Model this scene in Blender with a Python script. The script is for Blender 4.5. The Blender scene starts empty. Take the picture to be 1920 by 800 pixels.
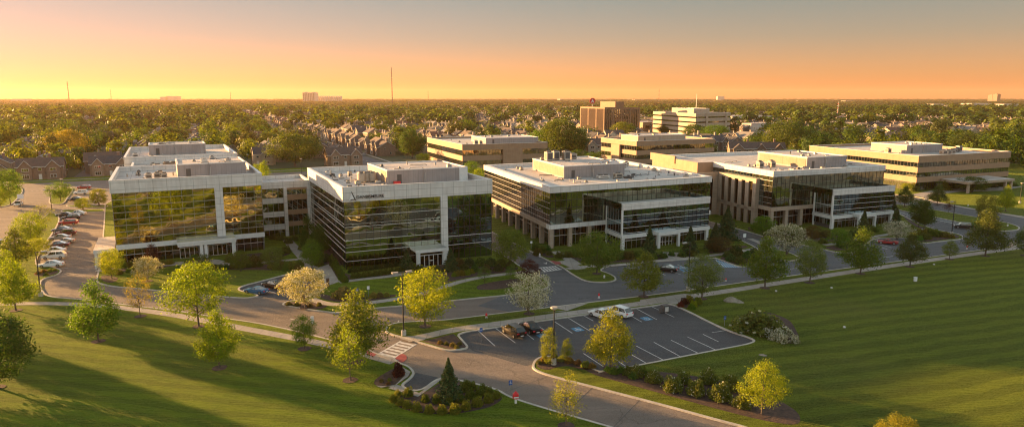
import bpy, math, random
import numpy as np
from mathutils import Vector
random.seed(7); rng=np.random.default_rng(7)
R=math.radians
sc=bpy.context.scene; COL=sc.collection
# ---------------------------------------------------------------- survey: camera height / lens give the ground plan
CH=35.0; FP=1280.0; TH=math.atan(218/1280)
def G(px,py,z=0.0):
    u=(px-960)/FP; v=(400-py)/FP
    d=(u,math.cos(TH)+v*math.sin(TH),-math.sin(TH)+v*math.cos(TH))
    t=(z-CH)/d[2]; return (d[0]*t,d[1]*t)
def PX(x,y,z=0.0):
    z-=CH; f=y*math.cos(TH)-z*math.sin(TH); w=y*math.sin(TH)+z*math.cos(TH)
    if f<1: return (-9999,-9999)
    return (960+FP*x/f,400-FP*w/f)
def GP(l): return [G(*p) for p in l]
def hgt(px,py,ty):
    x,y=G(px,py); lo,hi=0,200
    for _ in range(40):
        m=(lo+hi)/2
        if PX(x,y,m)[1]>ty: lo=m
        else: hi=m
    return lo
def mpp(py):  # metres per photo pixel at a ground row
    return G(1060,py)[0]/100.0
# ---------------------------------------------------------------- materials
MATS={}
def nt_new(name):
    m=bpy.data.materials.new(name); m.use_nodes=True; nt=m.node_tree
    b=nt.nodes['Principled BSDF']; MATS[name]=m
    return m,nt,b
def N(nt,t,**k):
    n=nt.nodes.new(t)
    for a,v in k.items():
        if a.startswith('i_'): n.inputs[a[2:].replace('_',' ')].default_value=v
        else: setattr(n,a,v)
    return n
def ramp(nt,fac,stops):
    r=nt.nodes.new('ShaderNodeValToRGB'); e=r.color_ramp.elements
    while len(e)<len(stops): e.new(0.5)
    for i,(p,c) in enumerate(stops):
        e[i].position=p; e[i].color=(*c,1) if len(c)==3 else c
    nt.links.new(fac,r.inputs[0]); return r
def mixc(nt,f,a,b,mode='MIX'):
    m=nt.nodes.new('ShaderNodeMix'); m.data_type='RGBA'; m.blend_type=mode
    for s,v in ((0,f),(6,a),(7,b)):
        if hasattr(v,'links') or isinstance(v,bpy.types.NodeSocket): nt.links.new(v,m.inputs[s])
        elif s==0: m.inputs[0].default_value=v
        else: m.inputs[s].default_value=(*v,1)
    return m.outputs[2]
def mat(name,c1,c2=None,scale=1.0,rough=.8,metal=0,bump=0,bscale=None,coord='Object',detail=6,spec=None,stops=(.35,.65),stretch=None):
    m,nt,b=nt_new(name)
    b.inputs['Roughness'].default_value=rough; b.inputs['Metallic'].default_value=metal
    if spec is not None: b.inputs['Specular IOR Level'].default_value=spec
    b.inputs['Base Color'].default_value=(*c1,1)
    tc=N(nt,'ShaderNodeTexCoord'); src=tc.outputs[coord]
    if stretch:
        mp=N(nt,'ShaderNodeMapping'); mp.inputs['Rotation'].default_value=(0,0,R(stretch[0])); mp.inputs['Scale'].default_value=stretch[1]
        nt.links.new(src,mp.inputs[0]); src=mp.outputs[0]
    if c2:
        n=N(nt,'ShaderNodeTexNoise',i_Scale=scale,i_Detail=detail,i_Roughness=.65); nt.links.new(src,n.inputs['Vector'])
        r=ramp(nt,n.outputs[0],[(stops[0],c1),(stops[1],c2)]); nt.links.new(r.outputs[0],b.inputs['Base Color'])
    if bump:
        n2=N(nt,'ShaderNodeTexNoise',i_Scale=bscale or scale,i_Detail=4); nt.links.new(src,n2.inputs['Vector'])
        bp=N(nt,'ShaderNodeBump',i_Strength=bump,i_Distance=.1); nt.links.new(n2.outputs[0],bp.inputs['Height']); nt.links.new(bp.outputs[0],b.inputs['Normal'])
    return m
def tilt(nt,b,src,k,scale=9):
    # coarse grain: many small faces, some of them turned towards a low sun
    n=N(nt,'ShaderNodeTexNoise',i_Scale=scale,i_Detail=3,i_Roughness=.8); nt.links.new(src,n.inputs['Vector'])
    v1=N(nt,'ShaderNodeVectorMath',operation='SUBTRACT'); nt.links.new(n.outputs[1],v1.inputs[0]); v1.inputs[1].default_value=(.5,.5,.5)
    v2=N(nt,'ShaderNodeVectorMath',operation='MULTIPLY_ADD'); nt.links.new(v1.outputs[0],v2.inputs[0]); v2.inputs[1].default_value=(k,k,0); v2.inputs[2].default_value=(0,0,1)
    v3=N(nt,'ShaderNodeVectorMath',operation='NORMALIZE'); nt.links.new(v2.outputs[0],v3.inputs[0]); nt.links.new(v3.outputs[0],b.inputs['Normal'])
def asphalt(name,a,b_,patch):
    m,nt,b=nt_new(name); b.inputs['Roughness'].default_value=.85
    tc=N(nt,'ShaderNodeTexCoord')
    n1=N(nt,'ShaderNodeTexNoise',i_Scale=.09,i_Detail=8,i_Roughness=.7); nt.links.new(tc.outputs['Object'],n1.inputs['Vector'])
    r1=ramp(nt,n1.outputs[0],[(.3,a),(.7,b_)])
    n2=N(nt,'ShaderNodeTexNoise',i_Scale=9,i_Detail=3); nt.links.new(tc.outputs['Object'],n2.inputs['Vector'])
    c=mixc(nt,.18,r1.outputs[0],ramp(nt,n2.outputs[0],[(.35,tuple(x*.6 for x in a)),(.65,tuple(x*1.4 for x in b_))]).outputs[0])
    # sealed cracks: thin dark lines of a coarse voronoi, broken up by noise
    nz=N(nt,'ShaderNodeTexNoise',i_Scale=.15,i_Detail=3); nt.links.new(tc.outputs['Object'],nz.inputs['Vector'])
    add=N(nt,'ShaderNodeVectorMath',operation='MULTIPLY_ADD'); nt.links.new(nz.outputs[1],add.inputs[0]); add.inputs[1].default_value=(9,9,9); nt.links.new(tc.outputs['Object'],add.inputs[2])
    v=N(nt,'ShaderNodeTexVoronoi',feature='DISTANCE_TO_EDGE',i_Scale=.055); nt.links.new(add.outputs[0],v.inputs['Vector'])
    rv=ramp(nt,v.outputs[0],[(0,(1,1,1)),(.0045,(0,0,0))])
    # patches
    c=mixc(nt,N_mul(nt,rv.outputs[0],patch),c,tuple(x*.45 for x in a))
    # tyre lanes and old stains: long soft streaks along the drives
    mp=N(nt,'ShaderNodeMapping'); mp.inputs['Rotation'].default_value=(0,0,R(-24)); mp.inputs['Scale'].default_value=(.03,.55,1); nt.links.new(tc.outputs['Object'],mp.inputs[0])
    n3=N(nt,'ShaderNodeTexNoise',i_Scale=1,i_Detail=4); nt.links.new(mp.outputs[0],n3.inputs['Vector'])
    c=mixc(nt,.5,c,ramp(nt,n3.outputs[0],[(.35,(.72,.72,.72)),(.65,(1.2,1.2,1.2))]).outputs[0],'MULTIPLY')
    nt.links.new(c,b.inputs['Base Color'])
    tilt(nt,b,tc.outputs['Object'],4.5)
def N_mul(nt,a,f):
    m=N(nt,'ShaderNodeMath',operation='MULTIPLY'); nt.links.new(a,m.inputs[0]); m.inputs[1].default_value=f; return m.outputs[0]
asphalt('road_asphalt',(.14,.112,.092),(.23,.185,.15),.6)
asphalt('lot_asphalt',(.052,.053,.057),(.088,.087,.09),.6)
asphalt('side_asphalt',(.08,.083,.088),(.13,.132,.138),.6)
def joint_mat(name,c1,c2,dx,dy,joint,jw=.012,rough=.7,offset=0,coord='UV',var=.1):
    m,nt,b=nt_new(name); b.inputs['Roughness'].default_value=rough
    tc=N(nt,'ShaderNodeTexCoord')
    br=N(nt,'ShaderNodeTexBrick',offset=offset,squash=1); br.inputs['Scale'].default_value=1; br.inputs['Brick Width'].default_value=dx; br.inputs['Row Height'].default_value=dy
    br.inputs['Mortar Size'].default_value=jw; br.inputs['Mortar Smooth'].default_value=.1
    br.inputs['Color1'].default_value=(*c1,1); br.inputs['Color2'].default_value=(*c2,1); br.inputs['Mortar'].default_value=(*joint,1)
    nt.links.new(tc.outputs[coord],br.inputs[0])
    n=N(nt,'ShaderNodeTexNoise',i_Scale=.5,i_Detail=6); nt.links.new(tc.outputs['Object'],n.inputs['Vector'])
    c=mixc(nt,.5,br.outputs[0],ramp(nt,n.outputs[0],[(.3,(1-var*2,)*3),(.7,(1+var,)*3)]).outputs[0],'MULTIPLY')
    mp=N(nt,'ShaderNodeMapping'); mp.inputs['Scale'].default_value=(1.3,1.3,.12); nt.links.new(tc.outputs['Object'],mp.inputs[0])
    n5=N(nt,'ShaderNodeTexNoise',i_Scale=1.6,i_Detail=6); nt.links.new(mp.outputs[0],n5.inputs['Vector'])
    c=mixc(nt,.6,c,ramp(nt,n5.outputs[0],[(.42,(1,1,1)),(.75,(.8,.78,.75))]).outputs[0],'MULTIPLY')
    nt.links.new(c,b.inputs['Base Color'])
    if coord=='Object': tilt(nt,b,tc.outputs['Object'],3)
    return m
joint_mat('panel_white',(.7,.67,.63),(.65,.62,.585),2.6,1.45,(.3,.27,.24),.03)
joint_mat('panel_stone',(.43,.33,.245),(.39,.3,.22),1.6,.9,(.26,.2,.15),.02)
joint_mat('panel_tan',(.35,.225,.135),(.325,.205,.122),1.8,1.1,(.3,.21,.14),.015)
joint_mat('panel_cream',(.43,.33,.235),(.4,.305,.215),3,1.2,(.33,.26,.2),.015)
joint_mat('tower_tan',(.3,.17,.09),(.27,.15,.08),3,1.5,(.28,.19,.12),.01)
joint_mat('penthouse_grey',(.33,.29,.275),(.3,.265,.255),1.1,8,(.22,.19,.185),.03)
joint_mat('louvre_tan',(.42,.31,.2),(.36,.26,.17),6,.25,(.14,.1,.07),.07)
joint_mat('concrete_walk',(.42,.37,.32),(.37,.33,.285),1.8,1.8,(.2,.17,.15),.03,coord='Object',rough=.85,var=.15)
joint_mat('brick',(.25,.13,.085),(.2,.1,.07),.9,.3,(.3,.24,.2),.02,offset=.5)
mat('kerb',(.4,.36,.3),(.55,.5,.43),.6,.85,bump=.3,bscale=6)
mat('white_trim',(.72,.69,.65),(.62,.6,.57),1.5,.55)
mat('roof_membrane',(.42,.36,.32),(.68,.6,.54),.16,.75,detail=10)
tilt(MATS['roof_membrane'].node_tree,MATS['roof_membrane'].node_tree.nodes['Principled BSDF'],MATS['roof_membrane'].node_tree.nodes['Texture Coordinate'].outputs['Object'],2.5,6)
mat('roof_gravel',(.3,.29,.26),(.44,.42,.38),.5,.9,bump=.5,bscale=8)
mat('mulch',(.035,.02,.016),(.1,.058,.04),2.2,.95,bump=1,bscale=5)
mat('bark',(.07,.05,.038),(.14,.1,.075),4,.9,bump=.5)
mat('paint_white',(.72,.7,.66),(.3,.29,.28),2.2,.6,stops=(.42,.7))
mat('paint_red',(.38,.07,.06),(.3,.05,.045),2,.7)
mat('paint_blue',(.03,.16,.3),(.05,.25,.42),2,.6)
mat('paint_yellow',(.65,.5,.18),(.5,.4,.17),2,.7)
mat('dark_metal',(.025,.023,.02),rough=.45)
mat('grey_metal',(.3,.3,.3),(.4,.4,.4),2,.4,metal=.6)
mat('equip_white',(.6,.57,.52),(.5,.47,.43),2,.5)
mat('equip_beige',(.45,.39,.31),(.36,.31,.25),2,.6)
mat('equip_dark',(.08,.075,.07),rough=.6)
mat('sign_blue',(.02,.09,.32),rough=.5); mat('sign_white',(.75,.74,.72),rough=.5); mat('sign_red',(.6,.02,.025),rough=.5)
mat('sign_yellow',(.75,.75,.03),rough=.5); mat('brown_metal',(.09,.04,.025),rough=.6)
mat('text_dark',(.02,.017,.015),rough=.5)
mat('stone_boulder',(.22,.19,.14),(.36,.31,.25),1.5,.85,bump=.6)
joint_mat('roof_seamed',(.6,.54,.49),(.55,.5,.45),3.2,9,(.3,.27,.25),.05,rough=.75,var=.2)
mat('field_soil',(.32,.22,.1),(.38,.27,.12),.01,.95)
mat('suburb_ground',(.025,.05,.01),(.065,.075,.022),.02,.95,detail=8)
mat('house_roof_a',(.09,.065,.055),(.13,.095,.08),1.2,.9,bump=.4,bscale=6)
mat('house_roof_b',(.055,.052,.056),(.085,.08,.084),1.2,.9,bump=.4,bscale=6)
mat('house_roof_c',(.12,.085,.06),(.16,.115,.085),1.2,.9,bump=.4,bscale=6)
mat('house_roof_d',(.17,.07,.045),(.22,.1,.06),1.2,.9); mat('house_roof_e',(.2,.18,.16),(.26,.24,.22),1.2,.9); mat('house_roof_f',(.03,.028,.03),(.05,.046,.048),1.2,.9)
mat('house_trim',(.6,.56,.5),rough=.6); mat('pink_retaining',(.3,.2,.17),(.36,.25,.21),2,.8)
mat('tire',(.015,.015,.015),rough=.8); mat('rim',(.45,.45,.46),rough=.3,metal=.9)
mat('far_white',(.6,.52,.44),(.5,.43,.36),.05,.8)
mat('far_brown',(.22,.15,.11),(.17,.12,.09),.05,.8)
def glass(name,tint,rough=.015,wob=.02,sc_=.35):
    m,nt,b=nt_new(name); b.inputs['Base Color'].default_value=(*tint,1); b.inputs['Metallic'].default_value=1; b.inputs['Roughness'].default_value=rough
    tc=N(nt,'ShaderNodeTexCoord'); n=N(nt,'ShaderNodeTexNoise',i_Scale=sc_,i_Detail=1); nt.links.new(tc.outputs['UV'],n.inputs['Vector'])
    bp=N(nt,'ShaderNodeBump',i_Strength=wob,i_Distance=1); nt.links.new(n.outputs[0],bp.inputs['Height']); nt.links.new(bp.outputs[0],b.inputs['Normal'])
    # some panes carry a slightly different coating
    br=N(nt,'ShaderNodeTexBrick',offset=0); br.inputs['Scale'].default_value=1; br.inputs['Brick Width'].default_value=1.5; br.inputs['Row Height'].default_value=1.9
    br.inputs['Mortar Size'].default_value=0; br.inputs['Color1'].default_value=(*tint,1); br.inputs['Color2'].default_value=(*(x*.6 for x in tint),1)
    nt.links.new(tc.outputs['UV'],br.inputs[0]); nt.links.new(br.outputs[0],b.inputs['Base Color'])
glass('glass_bronze',(.56,.5,.28),wob=.025)
glass('glass_green',(.5,.52,.38),wob=.03)
glass('glass_teal',(.28,.4,.42),wob=.02)
glass('glass_dark',(.22,.21,.19),wob=.03)
glass('glass_house',(.25,.25,.25),rough=.05)
glass('glass_strip',(.5,.5,.4),wob=.03)
def objcol(name,rough=.5,noise=.25,scale=.4,coat=0,spec=.5,metal=0):
    m,nt,b=nt_new(name); oi=N(nt,'ShaderNodeObjectInfo'); tc=N(nt,'ShaderNodeTexCoord')
    n=N(nt,'ShaderNodeTexNoise',i_Scale=scale,i_Detail=5); nt.links.new(tc.outputs['Object'],n.inputs['Vector'])
    c=mixc(nt,1,oi.outputs['Color'],ramp(nt,n.outputs[0],[(.3,(1-noise,)*3),(.7,(1+noise,)*3)]).outputs[0],'MULTIPLY')
    nt.links.new(c,b.inputs['Base Color']); b.inputs['Roughness'].default_value=rough; b.inputs['Coat Weight'].default_value=coat; b.inputs['Specular IOR Level'].default_value=.3; b.inputs['Metallic'].default_value=metal
objcol('car_paint',.32,.02,coat=.12); objcol('house_wall',.85,.15,1)
def leafmat(name,flower=None,trans=.45):
    m,nt,b=nt_new(name); oi=N(nt,'ShaderNodeObjectInfo'); out=nt.nodes['Material Output']
    ge=N(nt,'ShaderNodeNewGeometry')
    r=ramp(nt,ge.outputs['Random Per Island'],[(0,(.55,.6,.5)),(.5,(1,1,1)),(1,(1.5,1.4,1.3))])
    c=mixc(nt,1,mixc(nt,1,oi.outputs['Color'],(1.55,1.5,1.1),'MULTIPLY'),r.outputs[0],'MULTIPLY')
    if flower: c=mixc(nt,ramp(nt,ge.outputs['Random Per Island'],[(.3,(1,1,1)),(.7,(.75,.75,.75))]).outputs[0],c,flower)
    nt.links.new(c,b.inputs['Base Color']); b.inputs['Roughness'].default_value=.6; b.inputs['Specular IOR Level'].default_value=.25
    tr=N(nt,'ShaderNodeBsdfTranslucent'); c2=mixc(nt,1,c,(1.5,1.35,.5),'MULTIPLY'); nt.links.new(c2,tr.inputs[0])
    mx=N(nt,'ShaderNodeMixShader'); mx.inputs[0].default_value=trans
    nt.links.new(b.outputs[0],mx.inputs[1]); nt.links.new(tr.outputs[0],mx.inputs[2]); nt.links.new(mx.outputs[0],out.inputs[0])
leafmat('leaf'); leafmat('blossom',(.58,.57,.48),.3); leafmat('needle',trans=.15)
def grass(name,dark,light,stripe,ang,per):
    m,nt,b=nt_new(name); tc=N(nt,'ShaderNodeTexCoord'); b.inputs['Roughness'].default_value=.9; b.inputs['Specular IOR Level'].default_value=.1
    b.inputs['Sheen Weight'].default_value=.5; b.inputs['Sheen Roughness'].default_value=.4; b.inputs['Sheen Tint'].default_value=(.5,.6,.1,1)
    n1=N(nt,'ShaderNodeTexNoise',i_Scale=.07,i_Detail=9,i_Roughness=.7); nt.links.new(tc.outputs['Object'],n1.inputs['Vector'])
    base=ramp(nt,n1.outputs[0],[(.3,dark),(.72,light)])
    nz=N(nt,'ShaderNodeTexNoise',i_Scale=.05,i_Detail=2); nt.links.new(tc.outputs['Object'],nz.inputs['Vector'])
    add=N(nt,'ShaderNodeVectorMath',operation='MULTIPLY_ADD'); nt.links.new(nz.outputs[1],add.inputs[0]); add.inputs[1].default_value=(2.2,)*3; nt.links.new(tc.outputs['Object'],add.inputs[2])
    mp=N(nt,'ShaderNodeMapping'); mp.inputs['Rotation'].default_value=(0,0,R(-ang)); nt.links.new(add.outputs[0],mp.inputs[0])
    w=N(nt,'ShaderNodeTexWave',bands_direction='Y',i_Scale=1/per*.314*1.0,i_Distortion=2.4,i_Detail=4); w.inputs['Detail Scale'].default_value=1.5; nt.links.new(mp.outputs[0],w.inputs['Vector'])
    c=mixc(nt,stripe,base.outputs[0],ramp(nt,w.outputs[0],[(.3,(.42,.47,.42)),(.7,(1.5,1.42,1.35))]).outputs[0],'MULTIPLY')
    mp2=N(nt,'ShaderNodeMapping'); mp2.inputs['Rotation'].default_value=(0,0,R(-ang)); mp2.inputs['Scale'].default_value=(.35,2.2,1); nt.links.new(add.outputs[0],mp2.inputs[0])
    n2=N(nt,'ShaderNodeTexNoise',i_Scale=1.6,i_Detail=6,i_Roughness=.75); nt.links.new(mp2.outputs[0],n2.inputs['Vector'])
    c=mixc(nt,.8,c,ramp(nt,n2.outputs[0],[(.3,(.55,.6,.5)),(.7,(1.45,1.35,1.2))]).outputs[0],'MULTIPLY')
    n3=N(nt,'ShaderNodeTexNoise',i_Scale=.028,i_Detail=4); nt.links.new(tc.outputs['Object'],n3.inputs['Vector'])
    c=mixc(nt,ramp(nt,n3.outputs[0],[(.55,(0,0,0)),(.72,(.55,.55,.55))]).outputs[0],c,(.1,.085,.03))
    nt.links.new(c,b.inputs['Base Color'])
    # upright blades: the surface answers low sun with many steeply tilted faces
    n4=N(nt,'ShaderNodeTexNoise',i_Scale=7,i_Detail=4,i_Roughness=.8); nt.links.new(tc.outputs['Object'],n4.inputs['Vector'])
    v1=N(nt,'ShaderNodeVectorMath',operation='SUBTRACT'); nt.links.new(n4.outputs[1],v1.inputs[0]); v1.inputs[1].default_value=(.5,.5,.5)
    v2=N(nt,'ShaderNodeVectorMath',operation='MULTIPLY_ADD'); nt.links.new(v1.outputs[0],v2.inputs[0]); v2.inputs[1].default_value=(11,11,0); v2.inputs[2].default_value=(0,0,1)
    v3=N(nt,'ShaderNodeVectorMath',operation='NORMALIZE'); nt.links.new(v2.outputs[0],v3.inputs[0])
    bp2=N(nt,'ShaderNodeBump',i_Strength=1,i_Distance=.4); nt.links.new(n2.outputs[0],bp2.inputs['Height']); nt.links.new(v3.outputs[0],bp2.inputs['Normal'])
    nt.links.new(bp2.outputs[0],b.inputs['Normal'])
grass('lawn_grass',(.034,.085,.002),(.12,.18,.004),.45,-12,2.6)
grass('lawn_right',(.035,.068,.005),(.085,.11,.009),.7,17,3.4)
# ---------------------------------------------------------------- mesh helpers
class MB:
    def __init__(s): s.v=[];s.f=[];s.m=[];s.uv=[];s.ml=[]
    def mi(s,m):
        if m not in s.ml: s.ml.append(m)
        return s.ml.index(m)
    def face(s,pts,m,uv=None):
        k=len(s.v); s.v+=[tuple(p) for p in pts]; s.f.append(tuple(range(k,k+len(pts)))); s.m.append(s.mi(m))
        s.uv+= uv if uv else [(p[0],p[1]) for p in pts]
    def box(s,x0,x1,y0,y1,z0,z1,m,fr=None,top=None):
        c=[(x,y) for x,y in ((x0,y0),(x1,y0),(x1,y1),(x0,y1))]
        T=fr.t if fr else (lambda a,b:(a,b))
        for i in range(4):
            a=c[i];b=c[(i+1)%4]; A=T(*a);B=T(*b)
            h0,h1=(a[0],b[0]) if i%2==0 else (a[1],b[1])
            s.face([(*A,z0),(*B,z0),(*B,z1),(*A,z1)],m,[(h0,z0),(h1,z0),(h1,z1),(h0,z1)])
        s.face([(*T(*p),z1) for p in c],top or m,[p for p in c]); s.face([(*T(*p),z0) for p in reversed(c)],m,[p for p in reversed(c)])
        return s
    def prism(s,pts,z0,z1,m,top=None):
        n=len(pts)
        for i in range(n):
            a=pts[i];b=pts[(i+1)%n]; s.face([(*a,z0),(*b,z0),(*b,z1),(*a,z1)],m,[(0,z0),(1,z0),(1,z1),(0,z1)])
        s.face([(*p,z1) for p in pts],top or m); s.face([(*p,z0) for p in reversed(pts)],m)
        return s
    def tube(s,pts,rad,m,n=8,cap=True):
        rings=[]
        for i,p in enumerate(pts):
            p=Vector(p); d=(Vector(pts[min(i+1,len(pts)-1)])-Vector(pts[max(i-1,0)])).normalized()
            a=d.orthogonal().normalized(); b=d.cross(a); r=rad[i] if isinstance(rad,(list,tuple)) else rad
            rings.append([tuple(p+a*(r*math.cos(t*2*math.pi/n))+b*(r*math.sin(t*2*math.pi/n))) for t in range(n)])
        for i in range(len(rings)-1):
            for t in range(n): s.face([rings[i][t],rings[i][(t+1)%n],rings[i+1][(t+1)%n],rings[i+1][t]],m)
        if cap: s.face(rings[-1],m); s.face(rings[0][::-1],m)
        return s
    def build(s,name,parent=None,loc=(0,0,0),smooth=False,color=None):
        me=bpy.data.meshes.new(name); me.from_pydata(s.v,[],s.f); 
        for m in s.ml: me.materials.append(MATS[m])
        me.polygons.foreach_set('material_index',s.m)
        l=me.uv_layers.new(name='UVMap'); l.data.foreach_set('uv',np.array(s.uv,dtype=np.float32).ravel())
        if smooth: me.polygons.foreach_set('use_smooth',[True]*len(me.polygons))
        me.update(); o=bpy.data.objects.new(name,me); o.location=loc; COL.objects.link(o)
        if parent: o.parent=parent
        if color: o.color=(*color,1)
        return o
def tag(o,label=None,cat=None,group=None,kind=None):
    if label:o['label']=label
    if cat:o['category']=cat
    if group:o['group']=group
    if kind:o['kind']=kind
    return o
def root(name,loc,label,cat,group=None,rz=0,scale=None):
    o=bpy.data.objects.new(name,None); o.location=loc; o.rotation_euler=(0,0,rz); COL.objects.link(o); o.empty_display_size=.3
    if scale: o.scale=scale
    return tag(o,label,cat,group)
def dup(o,loc,rz=0,scale=None,label=None,cat=None,group=None,color=None,parent=None,name=None):
    c=o.copy()
    if name: c.name=name
    COL.objects.link(c)
    if parent is not None: c.parent=parent
    else:
        c.location=loc; c.rotation_euler=(0,0,rz)
        if scale: c.scale=scale
    if color: c.color=(*color,1)
    if label or cat: tag(c,label,cat,group)
    for ch in [k for k in o.children]: dup(ch,None,parent=c,color=color)
    return c
HIDE=[]
def proto(o):  # prototypes are removed again at the end
    HIDE.append(o); return o
def chaikin(p,n=2,closed=True):
    for _ in range(n):
        q=[];L=len(p)
        for i in range(L if closed else L-1):
            a=p[i];b=p[(i+1)%L]
            q+=[(a[0]*.78+b[0]*.22,a[1]*.78+b[1]*.22),(a[0]*.22+b[0]*.78,a[1]*.22+b[1]*.78)]
        if not closed: q=[p[0]]+q+[p[-1]]
        p=q
    return p
def area(p): return .5*sum(p[i][0]*p[(i+1)%len(p)][1]-p[(i+1)%len(p)][0]*p[i][1] for i in range(len(p)))
def clean(p,d=.15):
    q=[]
    for a in p:
        if not q or math.hypot(a[0]-q[-1][0],a[1]-q[-1][1])>d:q.append(a)
    if math.hypot(q[0][0]-q[-1][0],q[0][1]-q[-1][1])<d:q.pop()
    return q
def inset(p,d,lim=3):
    n=len(p);o=[]
    for i in range(n):
        a=Vector(p[i-1]);b=Vector(p[i]);c=Vector(p[(i+1)%n])
        e1=(b-a).normalized();e2=(c-b).normalized();n1=Vector((-e1.y,e1.x));n2=Vector((-e2.y,e2.x))
        m=(n1+n2); 
        if m.length<.2: m=n1
        m.normalize(); k=min(1/max(m.dot(n1),.3),1.6); o.append(tuple(b+m*d*k))
    return o
def sheet(name,pts,z,m,label=None,kind='structure'):
    mb=MB(); 
    if area(pts)<0: pts=pts[::-1]
    mb.face([(*p,z) for p in pts],m); o=mb.build(name); o['kind']=kind
    if label:o['label']=label
    return o
def slab(name,pts,m='lawn_grass',sm=2,kerb=True,label=None,kw=.32,z=.13):
    p=clean(chaikin(pts,sm) if sm else pts)
    if area(p)<0:p=p[::-1]
    sheet(name,inset(p,.1),z,m,label)
    if kerb:
        q=inset(p,kw); mb=MB(); n=len(p)
        for i in range(n):
            j=(i+1)%n; a,b,c,d=p[i],p[j],q[j],q[i]
            mb.face([(*a,0),(*b,0),(*b,.16),(*a,.16)],'kerb'); mb.face([(*a,.16),(*b,.16),(*c,.16),(*d,.16)],'kerb'); mb.face([(*d,.16),(*c,.16),(*c,.0),(*d,.0)],'kerb')
        k=mb.build('kerb'); k['kind']='structure'
    return p
def ribbon(name,cl,w,z,m,smooth_n=2,px=True,label=None):
    p=GP(cl) if px else cl
    p=clean(chaikin(p,smooth_n,False),.3)
    L=[];Rr=[]
    for i in range(len(p)):
        a=Vector(p[max(i-1,0)]);b=Vector(p[min(i+1,len(p)-1)]);d=(b-a).normalized();nn=Vector((-d.y,d.x))*w/2
        L.append(tuple(Vector(p[i])+nn));Rr.append(tuple(Vector(p[i])-nn))
    mb=MB()
    for i in range(len(p)-1): mb.face([(*Rr[i],z),(*Rr[i+1],z),(*L[i+1],z),(*L[i],z)],m)
    o=mb.build(name); o['kind']='structure'
    if label:o['label']=label
    return o
class Fr:
    def __init__(s,O,a,b):
        s.O=O;s.a=R(a);s.b=R(b);s.ex=(math.cos(s.a),math.sin(s.a));s.ey=(math.cos(s.b),math.sin(s.b))
    def t(s,u,v): return (u*s.ex[0]+v*s.ey[0],u*s.ex[1]+v*s.ey[1])
    def w(s,u,v): x,y=s.t(u,v); return (x+s.O[0],y+s.O[1])
    def root(s,name,label,cat,group=None): return root(name,(s.O[0],s.O[1],0),label,cat,group)
    def box(s,name,par,u0,u1,v0,v1,z0,z1,m,top=None): return MB().box(u0,u1,v0,v1,z0,z1,m,s,top).build(name,par)
exec_order=[]
# ================================================================ GROUND
gd=MB(); ring=[(14000*math.cos(t*math.pi/24),14000*math.sin(t*math.pi/24)) for t in range(48)]
gd.face([(*p,-.02) for p in ring],'suburb_ground'); g=gd.build('ground'); g['kind']='structure'
A_=[G(-700,640),(-330,285),(-169,284),(-103,296),(-60,250),(-20,225),(60,250),(130,240),G(1690,366),(180,232),(330,260),(330,120),(60,40),(-150,40)]
sheet('campus_asphalt',A_,0,'road_asphalt')
sheet('side_asphalt',GP([(1660,366),(1690,362),(2300,470),(1920,476),(1737,491),(1440,531),(1240,560),(1098,577),(985,590),(895,573),(940,555),(1000,440),(1340,425)]),.004,'side_asphalt')
LOT=GP([(846,620),(930,612),(1060,593),(1240,570),(1247,567),(1270,574),(1357,618.7),(1414,638),(1409,646),(1276,673),(1170,694),(1122,702),(1020,680),(985,685),(886,657)])
sheet('parking_lot',LOT,.006,'lot_asphalt')
sheet('front_parking',GP([(450,541),(466,533),(552,510),(594,500),(616,537),(545,566),(500,560)]),.006,'lot_asphalt')
S1=GP([(-700,640),(-400,560),(-60,510),(0,487),(40,445),(88,401),(100,397),(116,411),(88,456),(62,497),(100,501),(118,507),(110,516),(78,524),(76,540),(90,557),(147,561),(208,568),(272,576),(320,581),(400,594),(480,605),(548,619),(630,639.5),(690,655),(706,663),(722,668),(739,672),(748,680),(768,687),(779,699),(772,710),(752,725),(786,735),(822,707),(864,713),(930,728),(960,746),(1045,772),(1135,797),(1200,817),(1330,880),(900,1100),(-600,1100)])
slab('lawn',S1,'lawn_grass',2,label='sunlit front lawn of mown grass at the lower left')
S2=GP([(720,621.5),(724.5,611),(741,605.6),(775,603),(810,602),(840,599.6),(952,586),(1098,568),(1240,551),(1320,540),(1440,523),(1572,505),(1737,483),(1894,461),(1990,447),(2300,480),(2700,800),(1700,1100),(1560,860),(1400,803),(1352,791),(1247,762),(1147,736),(1042,709),(1010,699),(996,690),(1001,676),(1013,669),(1030,668),(1060,672.5),(1095,681),(1122,697),(1137,694),(1167,690),(1200,684),(1276,669),(1344,656),(1400,645.5),(1414,640),(1405,634),(1357,618.7),(1267,573.5),(1246,569.5),(1240,572.6),(1060,596),(930,615),(857,625.5),(870,640),(881,653),(860,657),(838,658.5),(812,651),(786,643.5),(756,634),(735,629)])
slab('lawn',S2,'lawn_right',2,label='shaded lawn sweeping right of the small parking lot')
d115=(math.cos(R(113)),math.sin(R(113)))
q=G(960,488)
S3=GP([(179,526),(184,532),(210,538),(260,542),(328,549),(400,556),(430,558),(460,560),(480,557),(486,554),(476,550),(452,546),(448,541),(460,535.5),(490,528),(552,511.5),(594,503),(604,520),(613,537),(590,552),(560,562),(535,566),(527,572),(568,580),(638,589),(708,578),(750,575),(880,561),(955,554),(1025,542.5),(1031,536),(1030,529),(1010,517),(975,499),(960,488)])+[(q[0]+70*d115[0],q[1]+70*d115[1]),(-60,240),(-135,262),G(197,372),G(193,440),G(186,500)]
slab('office_lawn',S3,'lawn_grass',1)
q1=G(997,473);q2=G(1370,436)
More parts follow.
